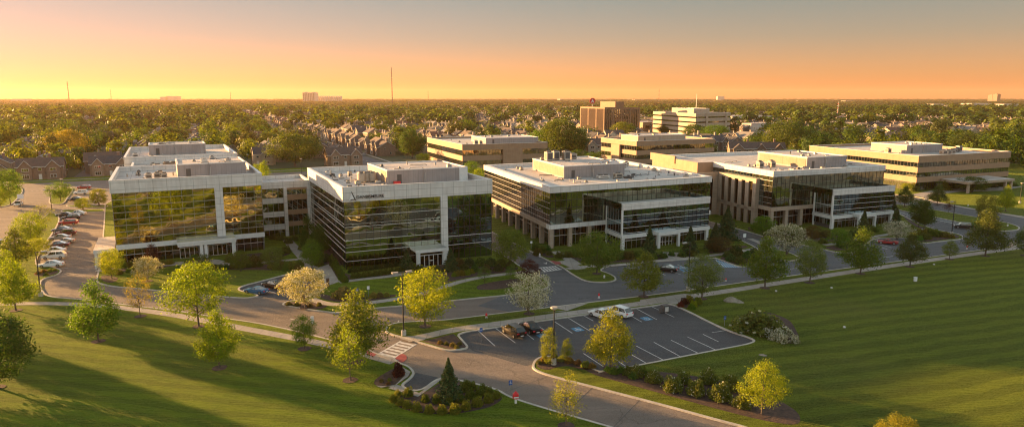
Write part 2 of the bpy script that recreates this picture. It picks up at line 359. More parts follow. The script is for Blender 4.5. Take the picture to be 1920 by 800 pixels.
S4=GP([(997,473),(1030,491),(1055,502.5),(1072,515),(1092,526),(1112,530),(1142,530),(1156,526),(1155,520),(1145,514),(1125,507),(1138,500.5),(1175,496.5),(1335,482.5),(1360,491),(1381,500),(1397,501.5),(1415,497),(1428,488),(1432,476),(1416,463),(1394,453),(1370,438)])+[(q2[0]+50*d115[0],q2[1]+50*d115[1]),(q1[0]+62*d115[0],q1[1]+62*d115[1])]
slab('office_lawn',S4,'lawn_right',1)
slab('tree_island',GP([(1456,483),(1475,490.5),(1495,488.5),(1502,483),(1466,468),(1449,474)]),'lawn_right',2)
q3=G(1389,431);q4=G(1675,395)
S6=GP([(1389,431),(1425,442),(1452,450),(1511,461),(1540,467),(1554,471),(1583,475.7),(1603,474),(1622,460),(1640,447),(1690,446),(1712,449),(1728,458),(1774,452),(1804,449),(1808,445),(1800,440),(1780,436),(1752,430),(1725,420),(1700,408),(1675,395)])+[(q4[0]-30,q4[1]+12),(q3[0]+40*d115[0],q3[1]+40*d115[1])]
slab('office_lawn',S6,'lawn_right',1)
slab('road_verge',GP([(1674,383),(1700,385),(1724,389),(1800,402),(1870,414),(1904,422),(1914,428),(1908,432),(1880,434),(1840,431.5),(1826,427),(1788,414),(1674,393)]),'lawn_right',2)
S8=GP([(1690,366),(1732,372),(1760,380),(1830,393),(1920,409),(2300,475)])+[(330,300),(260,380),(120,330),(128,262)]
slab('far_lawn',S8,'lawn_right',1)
slab('road_verge',GP([(88,383),(119,384),(128,370),(140,353.5),(122,351.5),(106,352),(98,362)]),'lawn_grass',2)
slab('road_verge',GP([(124,387.5),(165,390),(203,388.5),(203,385),(165,386),(125,384.5)]),'lawn_grass',2)
slab('road_verge',GP([(112,394),(160,393),(196,391.5),(197,397),(160,398.5),(118,400)]),'lawn_grass',2)
slab('road_verge',GP([(44,359),(34,372),(22,384),(0,389),(-120,398),(-300,380),(-200,345),(0,348),(40,350)]),'lawn_grass',2)
# --- footpaths and plazas
def walk(pts,z=.145,sm=1,m='concrete_walk',name='footpath',label=None):
    p=GP(pts); return sheet(name,clean(chaikin(p,sm)) if sm else p,z,m,label)
ribbon('footpath',[(-300,588),(-100,574),(0,571),(75,569.5),(147,571),(225,577),(333,592),(447,615),(555,635),(630,651),(690,667),(742,681)],1.75,.145,'concrete_walk',label='curving concrete footpath along the lower left lawn')
ribbon('footpath',[(762,638),(800,631),(850,619),(930,608.5),(1045,591.5),(1105,584),(1200,570),(1300,556),(1357,547.5),(1440,534.5),(1612,508),(1740,489),(1920,463.5),(2050,447)],2.1,.145,'concrete_walk',label='long straight concrete footpath along the right lawn')
walk([(1000,588.5),(1062,584),(1103,569.5),(1040,576.5),(1036,578),(1062,583)],.149,0)
walk([(1200,563),(1283,551.5),(1310,555),(1267,571.5),(1247,568),(1200,575)],.149,0)
walk([(748,636),(760,631),(786,632),(800,637),(789,640),(770,641)],.149,1)
walk([(739,684),(752,689),(756,690),(770,698),(765,707),(744,722),(714,728),(705,724),(738,726),(760,704),(750,695)],.149,0)
walk([(728,729),(744,722),(786,738),(822,711),(828,713),(784,745)],.151,0)
walk([(578,505),(594,503.5),(617,496),(636,529),(612,537.5),(590,510),(536,460),(545,458)],.149,0)
ribbon('footpath',[(538,450),(556,470),(586,503)],2.3,.153,'concrete_walk')
ribbon('footpath',[(390,492),(430,497),(480,494),(560,487)],1.7,.151,'concrete_walk')
ribbon('footpath',[(300,497),(350,494),(392,489),(412,494)],3.2,.157,'concrete_walk')
ribbon('footpath',[(636,530),(690,523),(720,520.5),(755,515),(785,503),(800,498)],1.6,.155,'concrete_walk')
ribbon('footpath',[(584,561),(604,569),(640,573),(700,568),(760,559),(800,549.5),(835,538),(862,529),(905,520),(960,513.5),(1005,508)],1.7,.151,'concrete_walk')
ribbon('footpath',[(1064,505),(1100,500),(1150,499),(1230,490),(1336,480),(1400,470),(1424,466)],1.7,.151,'concrete_walk')
ribbon('footpath',[(1040,472),(1060,483),(1082,497)],2.2,.155,'concrete_walk')
ribbon('footpath',[(1262,474),(1268,486)],5,.157,'concrete_walk')
ribbon('footpath',[(1052,490),(1072,498),(1090,506)],2.6,.159,'concrete_walk')
ribbon('footpath',[(1405,448),(1440,462),(1452,466)],1.6,.151,'concrete_walk')
ribbon('footpath',[(1545,460),(1580,456),(1640,444),(1700,435),(1736,430)],1.7,.151,'concrete_walk')
ribbon('footpath',[(1732,374.5),(1760,380.5),(1830,394),(1920,407),(2100,436)],1.9,.151,'concrete_walk')
walk([(1704,366),(1735,371.5),(1728,381),(1752,366),(1800,360),(1880,358),(1920,350),(1850,346),(1770,353),(1735,360)],.149,0)
ribbon('footpath',[(186,510),(190,505),(215,505),(240,502)],1.6,.151,'concrete_walk')
walk([(1137,693),(1122,698),(1122,701),(1140,696)],.151,0)
# --- planting beds (bark mulch)
def bed(pts,sm=2,z=.139): return sheet('planting_bed',clean(chaikin(GP(pts),sm)),z,'mulch')
bed([(600,505),(617,499),(660,520),(720,512),(765,505),(760,512),(735,519),(640,528)])
bed([(800,500),(850,495),(960,500),(975,503),(960,511),(900,517),(850,527),(830,535),(790,520)])
bed([(550,470),(600,455),(650,500),(617,495),(592,501),(580,500)])
bed([(428,480),(540,470),(546,478),(505,487),(440,494),(425,488)])
bed([(400,499),(430,502),(480,498),(552,490),(566,505),(545,508),(480,507),(400,506)])
bed([(215,505),(270,500),(330,493),(335,497),(280,508),(240,513)])
bed([(188,517),(210,517),(224,524),(210,532),(192,528)])
bed([(530,571),(540,566),(600,566),(618,574),(598,582),(560,577)])
bed([(595,549),(640,561),(700,558),(745,552),(740,558),(690,566),(640,568),(604,562)])
bed([(893,536),(930,528),(975,522),(990,533),(940,543),(895,545)])
bed([(1024,533),(1012,522),(990,516),(1000,530),(1022,539)])
bed([(1040,478),(1100,480),(1140,478),(1200,478),(1262,478),(1262,486),(1160,494),(1100,494),(1060,486)])
bed([(1275,482),(1300,475),(1390,460),(1408,464),(1340,476)])
bed([(1340,484),(1400,473),(1426,472),(1426,484),(1400,499),(1383,498)])
bed([(1000,472),(1030,465),(1034,475),(1040,484),(1025,484)])
bed([(1395,430),(1420,420),(1500,430),(1545,436),(1600,440),(1640,438),(1600,450),(1540,455),(1450,446)])
bed([(1540,464),(1590,458),(1620,452),(1600,468),(1570,472)])
bed([(1705,447),(1735,436),(1752,434),(1796,441),(1800,446),(1770,450),(1728,456)])
bed([(700,721),(704,711),(738,691),(758,690),(770,699),(768,707),(744,722),(714,727)],1)
bed([(793,641),(850,627),(878,652),(842,656)],0)
bed([(1004,688),(1012,674),(1030,671),(1060,675),(1090,682),(1112,694),(1090,694),(1067,687),(1045,689),(1025,696)])
bed([(1085,686),(1130,698),(1180,694),(1230,697),(1300,705),(1380,722),(1450,745),(1500,775),(1500,800),(1430,790),(1300,756),(1180,722),(1110,703)])
bed([(728,742),(790,743),(830,714),(865,716),(930,735),(945,748),(920,765),(860,777),(790,777),(745,765)])
bed([(1268,572),(1285,562),(1312,562),(1312,574),(1296,582)])
bed([(1383,600),(1400,588),(1440,585),(1480,600),(1490,615),(1500,635),(1495,645),(1470,645),(1430,630),(1400,620)])
bed([(1765,350),(1800,346),(1900,345),(1860,356),(1790,360)])
bed([(60,515),(80,505),(112,508),(104,515),(72,520)])
bed([(1690,400),(1722,424),(1745,430),(1725,430),(1700,415)])
# --- painted markings
def line(a,b,w=.12,m='paint_white',z=.012): ribbon('road_marking',[a,b],w,z,m,0)
for a,b in (((894,617),(928,648)),((928,614),(966,642)),((985,624),(1001,636)),((1008,610),(1030,624)),((1039,602),(1073,624)),((1066,596),(1106,620)),((1094,591),(1112,601)),((1184,592),(1203,603)),((1191,577),(1232,599)),((1219,573),(1264,594)),
   ((1094,662),(1138,691)),((1147,668),(1176,688)),((1184,664),(1213,681)),((1193,648),(1243,674)),((1226,641),(1276,668)),((1258,637),(1308,661)),((1289,631),(1341,655)),((1318,626),(1347,640)),((1335,623),(1360,619)),((1104,684),(1124,698))): line(a,b,.13,z=.018)
def ada(px,py):
    c=G(px,py); mb=MB(); a=R(25); ca,sa=math.cos(a),math.sin(a)
    T=lambda x,y:(c[0]+x*ca-y*sa,c[1]+x*sa+y*ca)
    mb.face([(*T(x,y),.014) for x,y in ((-.75,-.85),(.75,-.85),(.75,.85),(-.75,.85))],'paint_blue')
    for k in range(11):
        t0=R(150+k*22);t1=R(150+(k+1)*22)
        mb.face([(*T(r_*math.cos(t)-.05,r_*math.sin(t)-.2),.019) for r_,t in ((.34,t0),(.46,t0),(.46,t1),(.34,t1))],'paint_white')
    for q_ in (((-.12,-.2),(.02,-.2),(.02,.5),(-.12,.5)),((-.02,.1),(.3,.1),(.3,.22),(-.02,.22)),((.02,-.2),(.35,-.2),(.35,-.08),(.02,-.08)),((.3,-.1),(.42,-.1),(.55,-.5),(.44,-.5)),((-.14,.56),(.04,.56),(.04,.74),(-.14,.74))):
        mb.face([(*T(*p),.019) for p in q_],'paint_white')
    mb.build('road_marking')['kind']='structure'
for p in ((1017,629),(1083,617),(1212,597)): ada(*p)
# crosswalks
def cross(c,n,m='paint_white',z=.014,frame=True,f=.55):
    (a,b,c_,d)=[Vector(G(*p)) for p in c]   # a-b near edge across the road, d-c far edge
    mb=MB()
    L=lambda p,q_,t:p+(q_-p)*t
    for i in range(n):
        t0=(i+.5-f/2)/n;t1=(i+.5+f/2)/n
        mb.face([(*L(a,b,t0),z),(*L(a,b,t1),z),(*L(d,c_,t1),z),(*L(d,c_,t0),z)],m)
    if frame:
        for e0,e1 in ((0,.1),(.9,1)):
            mb.face([(*L(L(a,d,e0),L(b,c_,e0),0),z+.004),(*L(L(a,d,e0),L(b,c_,e0),1),z+.004),(*L(L(a,d,e1),L(b,c_,e1),1),z+.004),(*L(L(a,d,e1),L(b,c_,e1),0),z+.004)],m)
    mb.build('crosswalk')['kind']='structure'
cross([(750,638.6),(706.5,663.5),(739.5,671.6),(781.5,645)],6)
cross([(1009,501),(1020,510),(1052,505),(1040,498)],6) if False else cross([(1020,510),(1054,505),(1042,498),(1009,501.5)],6)
walk([(739.5,671.6),(753,661.5),(762,666),(763.5,672),(757,678),(745,682)],.02,2,'paint_red','tactile_pad')
walk([(687,659),(708,664),(700,670),(690,667)],.158,0,'paint_red','tactile_pad')
walk([(1031,489),(1050,492),(1053,496),(1042,497)],.166,0,'paint_red','tactile_pad')
# hatched bays by the right office fronts
for k in range(8):
    x=1342+k*5.2; line((x,486.6+k*1.5),(x+11-k*.6,501.5+k*.1-.8),.16,z=.018)
    line((x+2.6,487.4+k*1.5),(x+13.6-k*.6,501.6+k*.1-.8),.5,'paint_blue',.013)
for a,b in (((1262,499),(1293,504)),((1262,506),(1292,498)),((1256,508),(1276,514)),((1270,496),(1300,508)),((1280,510),(1308,506)),((1174,500),(1205,506)),((1232,507),(1248,516))): line(a,b,.14,z=.018)
for k in range(3): line((1266+k*9,498.5+k*.8),(1284+k*9,509-k*.6),.45,'paint_blue',.013)
for k in range(5): line((1678+k*7,398+k*2.2),(1690+k*7,396.5+k*2.2),.3,z=.018)
for k in range(7): line((1746+k*8,411+k*2.0),(1760+k*8,408+k*2.2),.22,z=.018)
for a,b in (((1650,458),(1672,464)),((1648,462),(1664,467)),((1655,483),(1674,480)),((1476,505),(1495,502)),((1640,466),(1650,468)),((1748,425),(1752,426)),((480,557),(492,555)),((503,545),(517,549)),((532,521),(540,524)),((530,533),(541,537)),((544,597),(558,600)),((582,605),(592,607))): line(a,b,.16,z=.018)
line((745,606),(748,600),.12)
mbk=MB()
walk([(1018,491.5),(1025,495),(1026,490.5),(1021,494)],.018,0,'paint_white','road_marking')
# west row bay lines and dashed lines of the north street
for k,(x,y) in enumerate(((128,502),(125,489),(130,480),(131,471),(134,463),(136,453),(143,444),(146,436),(147,427),(150,422),(151,412),(155,404))): line((x-38,y+3.5),(x,y),.12,z=.012)
for k in range(11): line((48+k*9.5,359.2-k*.75),(53+k*9.5,358.8-k*.75),.3,z=.012)
for k in range(7): line((172+k*7.4,352-k*.3),(176+k*7.4,351.8-k*.3),.3,z=.012)
for k in range(6): line((166+k*7,382.5),(170+k*7,382.3),.35,z=.012)
# small dark pad beside the drive
walk([(780,698),(822,707),(786,735.5),(751.5,725),(772,710)],.01,0,'lot_asphalt','parking_pad')
# the drives' expansion joints
for a,b in (((1044,699),(945,735)),((1113,724),(1060,775)),((1200,749),(1150,800)),((700,640),(757,634))): line(a,b,.07,'dark_metal',.01)
line((800,650),(1300,790),.05,'dark_metal',.01)
# --- north street, its pavement, and the avenue running north
SO=(-186,276); SA=R(25); ST=R(115)
def ST_(s,t): return (SO[0]+s*math.cos(SA)+t*math.cos(ST),SO[1]+s*math.sin(SA)+t*math.sin(ST))
def TS(x,y):
    x-=SO[0];y-=SO[1]; return (x*math.cos(SA)+y*math.sin(SA), x*math.cos(ST)+y*math.sin(ST))
def street(s0,t0,s1,t1,w,z,m,name='street'): return ribbon(name,[ST_(s0,t0),ST_(s1,t1)],w,z,m,0,False)
street(-150,0,420,0,15,.002,'road_asphalt'); street(-150,16,420,16,2,.012,'concrete_walk','footpath')
street(-150,11.3,420,11.3,6.5,.016,'lawn_grass','road_verge'); street(-150,21.5,126,21.5,8,.018,'lawn_grass','front_yard')
AVS=[139+66*k for k in range(-7,14)]
for s_ in AVS:
    street(s_,8,s_,1500,14 if s_==139 else 8,.004,'side_asphalt')
    if s_==139:
        for o_ in (-10,10): street(s_+o_,17,s_+o_,500,1.8,.014,'concrete_walk','footpath')
for k in range(14): street(139,20+k*9,139,24+k*9,.2,.012,'paint_white','road_marking')
for t_ in (150,420,760): street(-400,t_,900,t_,8,.003,'side_asphalt')
F_=[(-150,2400),(700,2350),(900,2750),(-100,2800)]
sheet('field',F_,.05,'field_soil',label='pale bare field far beyond the suburb')
# ================================================================ BUILDINGS
def facade(par,fr,side,a0,a1,z0,z1,off,gm,bands=(),vstep=1.5,vm='dark_metal',hstep=None,bm='white_trim',bt=.13,name='window_wall',vt=.07,label=None):
    """glazed wall standing 'off' metres proud (negative: recessed); side F front (v=0), L left (u=0)"""
    def bx(mb,p0,p1,q0,q1,zz0,zz1,m):
        if side=='F': mb.box(p0,p1,q0,q1,zz0,zz1,m,fr)
        elif side=='L': mb.box(q0,q1,p0,p1,zz0,zz1,m,fr)
        else: w=side; mb.box(w-q1,w-q0,p0,p1,zz0,zz1,m,fr)   # side = width -> right wall
    mb=MB(); bx(mb,a0,a1,-off,-off+.12,z0,z1,gm); g=mb.build(name,par)
    if label: g['label']=label
    mb=MB()
    n=max(1,round((a1-a0)/vstep))
    for i in range(n+1):
        p=a0+(a1-a0)*i/n; bx(mb,p-vt/2,p+vt/2,-off-.06,-off-.004,z0,z1,vm)
    if hstep:
        k=max(1,round((z1-z0)/hstep))
        for i in range(k+1): z=z0+(z1-z0)*i/k; bx(mb,a0,a1,-off-.075,-off-.003,z-.05,z+.05,vm)
    mb.build('mullion',g)
    if bands:
        mb=MB()
        for z,t in bands: bx(mb,a0,a1,-off-.09,-off-.002,z-t/2,z+t/2,bm)
        mb.build('facade_band',g)
    return g
def roofring(par,fr,W,D,z0,z1,m,deck='roof_seamed',t=.5,drop=1.1,ov=.25,cap=True):
    """parapet ring with coping + roof deck"""
    mb=MB(); a=-ov
    mb.box(a,W+ov,a,a+t,z0,z1,m,fr); mb.box(a,W+ov,D+ov-t,D+ov,z0,z1,m,fr)
    mb.box(a,a+t,a+t,D+ov-t,z0,z1,m,fr); mb.box(W+ov-t,W+ov,a+t,D+ov-t,z0,z1,m,fr)
    p=mb.build('parapet',par)
    if cap:
        c=MB(); e=.05; c.box(a-e,W+ov+e,a-e,a+t+e,z1+.002,z1+.09,'white_trim',fr); c.box(a-e,W+ov+e,D+ov-t-e,D+ov+e,z1+.002,z1+.09,'white_trim',fr)
        c.box(a-e,a+t+e,a+t+e,D+ov-t-e,z1+.002,z1+.09,'white_trim',fr); c.box(W+ov-t-e,W+ov+e,a+t+e,D+ov-t-e,z1+.002,z1+.09,'white_trim',fr); c.build('coping',p)
    fr_=MB().box(a+t,W+ov-t,a+t,D+ov-t,z1-drop-.3,z1-drop,m,fr,deck).build('roof',par)
    return z1-drop
def rooftop(par,fr,u0,u1,v0,v1,z,n,seed,big=0):
    """small equipment on the roof: boxes, hoods, pipes"""
    r=random.Random(seed)
    for i in range(n):
        u=r.uniform(u0,u1);v=r.uniform(v0,v1);k=r.random(); s=r.uniform(.35,.8)
        m=r.choice(['equip_white','equip_beige','equip_dark','grey_metal','equip_beige'])
        mb=MB()
        if k<.45:
            w=s*r.uniform(1,2);h=s*r.uniform(.6,1.2); mb.box(u-w/2,u+w/2,v-s/2,v+s/2,z+.12,z+h,m,fr); mb.box(u-w/2-.1,u+w/2+.1,v-s/2-.1,v-s/2,z+.001,z+.13,'equip_dark',fr); mb.box(u-w/4,u+w/4,v-s/4,v+s/4,z+h+.001,z+h+.15,'equip_dark',fr)
        elif k<.75:
            x,y=fr.t(u,v); mb.tube([(x,y,z),(x,y,z+s)],.16,m,8); mb.tube([(x,y,z+s+.02),(x,y,z+s+.2)],[.32,.1],m,8)
        else:
            a=fr.t(u,v);b=fr.t(u+r.uniform(1.5,4),v+r.uniform(-1,1)); mb.tube([(*a,z+.2),(*b,z+.2)],.1,m,6)
            for q in (a,b): mb.box(q[0]-.12,q[0]+.12,q[1]-.12,q[1]+.12,z,z+.1,'equip_dark')
        mb.build('roof_vent',par)
def hvac(par,fr,u,v,z,w,d,h,m='equip_beige',fans=2,name='roof_unit'):
    mb=MB(); mb.box(u,u+w,v,v+d,z+.2,z+h,m,fr); mb.box(u+.2,u+w-.2,v+.2,v+d-.2,z,z+.2,'equip_dark',fr)
    mb.box(u+.15*w,u+.85*w,v-.03,v-.004,z+.45,z+h-.3,'equip_dark',fr)
    mb.box(u-.03,u-.004,v+.15*d,v+.85*d,z+.45,z+h-.3,'louvre_tan',fr)
    o=mb.build(name,par)
    f=MB()
    for i in range(fans):
        x,y=fr.t(u+w*(i+.5)/fans,v+d/2); f.tube([(x,y,z+h+.003),(x,y,z+h+.25)],min(w/fans,d)*.38,'equip_dark',12)
    f.build('fan_hood',o)
def penthouse(par,fr,u0,u1,v0,v1,z0,z1,m='penthouse_grey',seed=1,louv=None):
    mb=MB().box(u0,u1,v0,v1,z0,z1,m,fr,'roof_membrane'); p=mb.build('penthouse',par)
    c=MB(); e=.08
    c.box(u0-e,u1+e,v0-e,v0+.3,z1+.002,z1+.22,'white_trim',fr);c.box(u0-e,u1+e,v1-.3,v1+e,z1+.002,z1+.22,'white_trim',fr)
    c.box(u0-e,u0+.3,v0+.3,v1-.3,z1+.002,z1+.22,'white_trim',fr);c.box(u1-.3,u1+e,v0+.3,v1-.3,z1+.002,z1+.22,'white_trim',fr); c.build('coping',p)
    if louv:
        MB().box(u0-.06,u0-.004,v0+louv[0],v0+louv[1],z0+.4,z1-.35,'louvre_tan',fr).build('louvre',p)
    d=MB(); d.box(u0+(u1-u0)*.12,u0+(u1-u0)*.12+1,v0-.05,v0-.004,z0,z0+2.1,'equip_dark',fr); d.build('door',p)
    q=MB(); x,y=fr.t(u0+(u1-u0)*.45,v0-.1); q.tube([(x,y,z0),(x,y,z1+.6)],.06,'grey_metal',6); x2,y2=fr.t(u0+(u1-u0)*.47,v0-.1); q.tube([(x2,y2,z0),(x2,y2,z1-.7)],.05,'equip_white',6); q.build('pipe',p)
    rooftop(p,fr,u0+1,u1-1.5,v0+1,v1-1,z1,9,seed)
def columns(par,fr,pts,z0,z1,m,s=.45):
    for u,v in pts: MB().box(u-s,u+s,v-s,v+s,z0,z1,m,fr).build('column',par)
def dark_base(par,fr,W,D,z1,inset_,name='ground_floor'):
    return facade(par,fr,'F',inset_,W-inset_,0.1,z1,-inset_,'glass_dark',((z1*.55,.1),),1.5,'grey_metal',name=name), facade(par,fr,'L',inset_,D-inset_,.1,z1,-inset_,'glass_dark',((z1*.55,.1),),1.5,'grey_metal',name=name)
def core(par,fr,u0,u1,v0,v1,z0,z1,m='equip_dark',name='core_wall'):
    return MB().box(u0,u1,v0,v1,z0,z1,m,fr).build(name,par)
# ---- B1 left glass office
f=Fr((-83.2,140.4),28.5,117); b=f.root('office_building','glass office at far left with bronze mirrored front and stepped roof reaching back','office building')
W,D,H=29.6,32,17.9
core(b,f,.5,W-.5,.5,D-.4,4.2,15.6,'panel_white','wall'); core(b,f,1.2,W-1.2,1.3,D-1,0,4.19,'equip_dark','wall')
zr=roofring(b,f,W,D,15.25,H,'panel_white')
facade(b,f,'F',0,19.7,4.3,15.25,0,'glass_bronze',(),2.1,'grey_metal',1.37,vt=.05)
facade(b,f,'F',21.4,W,4.3,15.25,0,'glass_bronze',(),1.6,'grey_metal',1.37,vt=.05)
f.box('pilaster',b,19.7,21.4,-.35,.4,3.4,15.24,'panel_white')
f.box('fascia',b,-.1,11.5,-.3,.45,3.3,4.3,'white_trim'); f.box('fascia',b,21.4,W+.1,-.3,.45,3.3,4.3,'white_trim')
facade(b,f,'L',0,D,4.3,15.25,0,'glass_bronze',((7.2,.2),(10.5,.2)),1.9,'dark_metal',1.37)
facade(b,f,W,0,D,4.3,15.25,0,'glass_bronze',(),1.9,'dark_metal',1.37)
facade(b,f,'F',0.2,W,.1,3.3,-.8,'glass_dark',((1.9,.08),),1.45,'grey_metal',name='ground_floor_glazing')
facade(b,f,'L',0.2,D,.1,4.3,-.3,'glass_dark',((1.9,.08),),1.45,'grey_metal',name='ground_floor_glazing')
facade(b,f,W,0.2,D,.1,4.3,-.3,'glass_dark',((1.9,.08),),1.45,'grey_metal',name='ground_floor_glazing')
f.box('entrance_canopy',b,11.5,23.2,-3.6,.4,3.35,4.25,'white_trim','grey_metal'); f.box('canopy_trim',b,11.4,23.3,-3.75,-3.6,3.85,4.4,'white_trim')
columns(b,f,[(16.1,-3),(22.6,-3),(17,-3),(23,-.2)],.1,3.34,'white_trim',.32)
for u0,n in ((11.9,5),(17.6,4)):
    d=MB()
    for i in range(n+1): d.box(u0+i*.95-.05,u0+i*.95+.05,-.28,-.16,.1,2.5,'white_trim',f)
    d.box(u0,u0+n*.95,-.28,-.16,2.4,2.55,'white_trim',f); d.box(u0,u0+n*.95,-.28,-.16,.1,.2,'white_trim',f); dd=d.build('entrance_door',b)
    MB().box(u0,u0+n*.95,-.2,-.14,.2,2.4,'glass_dark',f).build('pane',dd)
# side porte-cochere
f.box('side_canopy',b,-4.2,-.4,-1,14,3.1,3.8,'white_trim','roof_membrane'); columns(b,f,[(-3.8,-.5),(-3.8,6.5),(-3.8,13.3)],0,3.09,'white_trim',.25)
penthouse(b,f,12.8,27.4,8.5,24,zr,zr+3.0,'penthouse_grey',3)
for u,v in ((6.3,9),(8.0,10.2),(9.4,8.6),(8.6,13)): hvac(b,f,u,v,zr,1.3,1.2,1.3,'equip_beige',1)
rooftop(b,f,1.5,12,2,28,zr,10,4)
# rear steps of the same building
core(b,f,2.6,27.5,D+.4,61.9,0,15.2,'panel_white','wall'); mr=Fr(f.w(2.3,32.3),28.5,117); mr.O=(mr.O[0],mr.O[1])
def sub(fr,u,v): g_=Fr(fr.O,0,0); g_.a=fr.a;g_.b=fr.b;g_.ex=fr.ex;g_.ey=fr.ey; g_.t=lambda a,c:fr.t(a+u,c+v); g_.box=lambda n_,p_,*a,**k:MB().box(*a[:7],g_,*a[7:]).build(n_,p_); return g_
s2=sub(f,2.4,32.6); z2=roofring(b,s2,25.4,29.0,14.9,16.6,'panel_white',drop=.9)
hvac(b,s2,7.5,3.5,z2,3.4,2.6,2.4,'equip_dark',2); hvac(b,s2,5,8.5,z2,2.2,1.8,1.6,'equip_beige',1); MB().box(9,21,12,16.5,z2,z2+1.5,'penthouse_grey',s2,'roof_membrane').build('roof_screen',b)
MB().box(12.6,24,6,10.5,z2,z2+1.2,'equip_white',s2,'roof_membrane').build('skylight',b); rooftop(b,s2,2,24,2,27,z2,9,5)
core(b,f,.5,30,62.6,106,0,15.4,'panel_white','wall'); s3=sub(f,0.2,62.4); z3=roofring(b,s3,30,45,14.6,17.9,'panel_white')
penthouse(b,s3,6,22.5,20,32,z3,z3+3.1,'penthouse_grey',6); rooftop(b,s3,1.5,28,2,18,z3,12,7); hvac(b,s3,1.8,6,z3,1.6,1.2,1.6,'equip_white',1)
facade(b,s3,'L',0,45,4,14.6,0,'glass_bronze',((8,.3),(11.5,.3)),1.9)
# ---- link between B1 and B2
P0=G(489,343,14);P1=G(581,338,14)
f=Fr(P0,math.degrees(math.atan2(P1[1]-P0[1],P1[0]-P0[0])),115.5); b=f.root('link_building','narrow banded link between the two left glass offices, half white panels and half tan','office building')
LW=math.hypot(P1[0]-P0[0],P1[1]-P0[1])
core(b,f,.3,LW-.2,.4,15,0,12.9,'panel_white','wall'); roofring(b,f,LW,15,12.4,14,'panel_white',drop=.8,ov=.05)
u1=LW*.44
for (z0,z1) in ((8.6,9.95),(5.2,6.5),(1.9,3.3)): f.box('spandrel',b,0.05,u1,-.02,.4,z0,z1,'panel_white')
for (z0,z1) in ((9.95,12.4),(6.5,8.6),(3.3,5.2),(.1,1.9)): facade(b,f,'F',0.05,u1,z0,z1,-.22,'glass_green',(),1.2,'grey_metal',name='window')
f.box('pier',b,u1,u1+.8,-.5,.45,0,12.39,'panel_white'); f.box('pier',b,LW-.95,LW,-.5,.45,0,12.39,'panel_white')
for (z0,z1) in ((9.3,10.7),(5.6,6.8),(2.6,3.8)): f.box('spandrel',b,u1+.8,LW-.95,-.3,.4,z0,z1,'panel_tan')
f.box('spandrel',b,u1+.8,LW-.95,-.3,.4,11.9,12.39,'panel_tan')
for (z0,z1) in ((10.7,11.9),(6.8,9.3),(3.8,5.6),(.1,2.6)): facade(b,f,'F',u1+.8,LW-.95,z0,z1,.0,'glass_teal',(),1.2,'grey_metal',name='window')
# ---- B2 centre glass office with the sign
f=Fr((-34.0,136.2),24,115.5); b=f.root('office_building','glass office left of centre with white bands and dark lettering on its parapet','office building')
W,D,H=32.2,42.3,17.1
core(b,f,.5,W-.5,.5,D-.4,0,14.5,'equip_dark','wall')
zr=roofring(b,f,W,D,14.1,H,'panel_white',ov=.2)
bd=((12.6,.035),(11.2,.08),(9.5,.035),(8.9,.07),(7.6,.035),(6.1,.085),(4.7,.035),(3.7,.085),(1.8,.05))
facade(b,f,'F',0,20.4,.1,14.1,0,'glass_green',bd,1.5,'dark_metal',vt=.04)
f.box('pilaster',b,20.4,21.9,-.45,.4,0,14.09,'panel_white')
facade(b,f,'F',21.9,W,.1,14.1,-.05,'glass_teal',((3.3,.1),(5.2,.1)),1.25,'dark_metal',2.3,vt=.12)
facade(b,f,'L',0,D,.1,14.1,0,'glass_green',bd,1.5,'dark_metal',vt=.04)
facade(b,f,W,0,D,.1,14.1,0,'glass_teal',bd[::2],1.5,'dark_metal',2.3)
f.box('wall_end',b,-.25,.9,D-2.2,D+.2,0,14.09,'panel_white')
# entrance
e=f.box('entrance_canopy',b,13.4,20.3,-4.6,-.3,3.3,3.75,'white_trim','grey_metal'); MB().box(13.3,20.4,-4.7,-4.6,3.2,3.85,'white_trim',f).build('canopy_trim',e)
columns(b,f,[(14.0,-4),(19.7,-4)],.1,3.29,'white_trim',.36)
v=MB(); v.box(14.4,19.3,-3.8,-.3,.1,3.28,'glass_dark',f); vb=v.build('vestibule',b)
d=MB()
for i in range(6): d.box(14.4+i*.98-.05,14.4+i*.98+.05,-3.95,-3.81,.1,2.5,'white_trim',f)
d.box(14.4,19.3,-3.95,-3.81,2.42,2.56,'white_trim',f); d.box(16.3,17.4,-3.95,-3.81,1.2,1.35,'white_trim',f); d.build('door_frame',vb)
penthouse(b,f,11.6,30.3,9.5,27,zr,zr+3.0,'penthouse_grey',11,(.8,5))
f.box('penthouse_end',b,28.4,30.42,9.38,9.47,zr,zr+3.0,'white_trim')
for i,(u,v_) in enumerate(((7.2,15),(8.6,16.2),(9.9,15.6))):
    x,y=f.t(u,v_); mb=MB(); mb.tube([(x,y,zr),(x,y,zr+.25)],.3,'equip_dark',8); mb.tube([(x,y,zr+.25),(x,y,zr+2.1)],.8,'equip_beige',14); mb.tube([(x,y,zr+2.1),(x,y,zr+2.35)],[.62,.5],'equip_dark',14); mb.build('cooling_unit',b)
hvac(b,f,7.4,18.2,zr,3.6,2,1.9,'equip_beige',2); rooftop(b,f,2,11,4,38,zr,26,12)
MB().box(1.2,2.1,1.2,1.8,zr+.02,zr+1.3,'equip_dark',f).build('roof_hatch',b); MB().box(12.9,14.3,8.3,9.3,zr+.02,zr+.7,'sign_red',f).build('red_equipment_box',b,color=None)
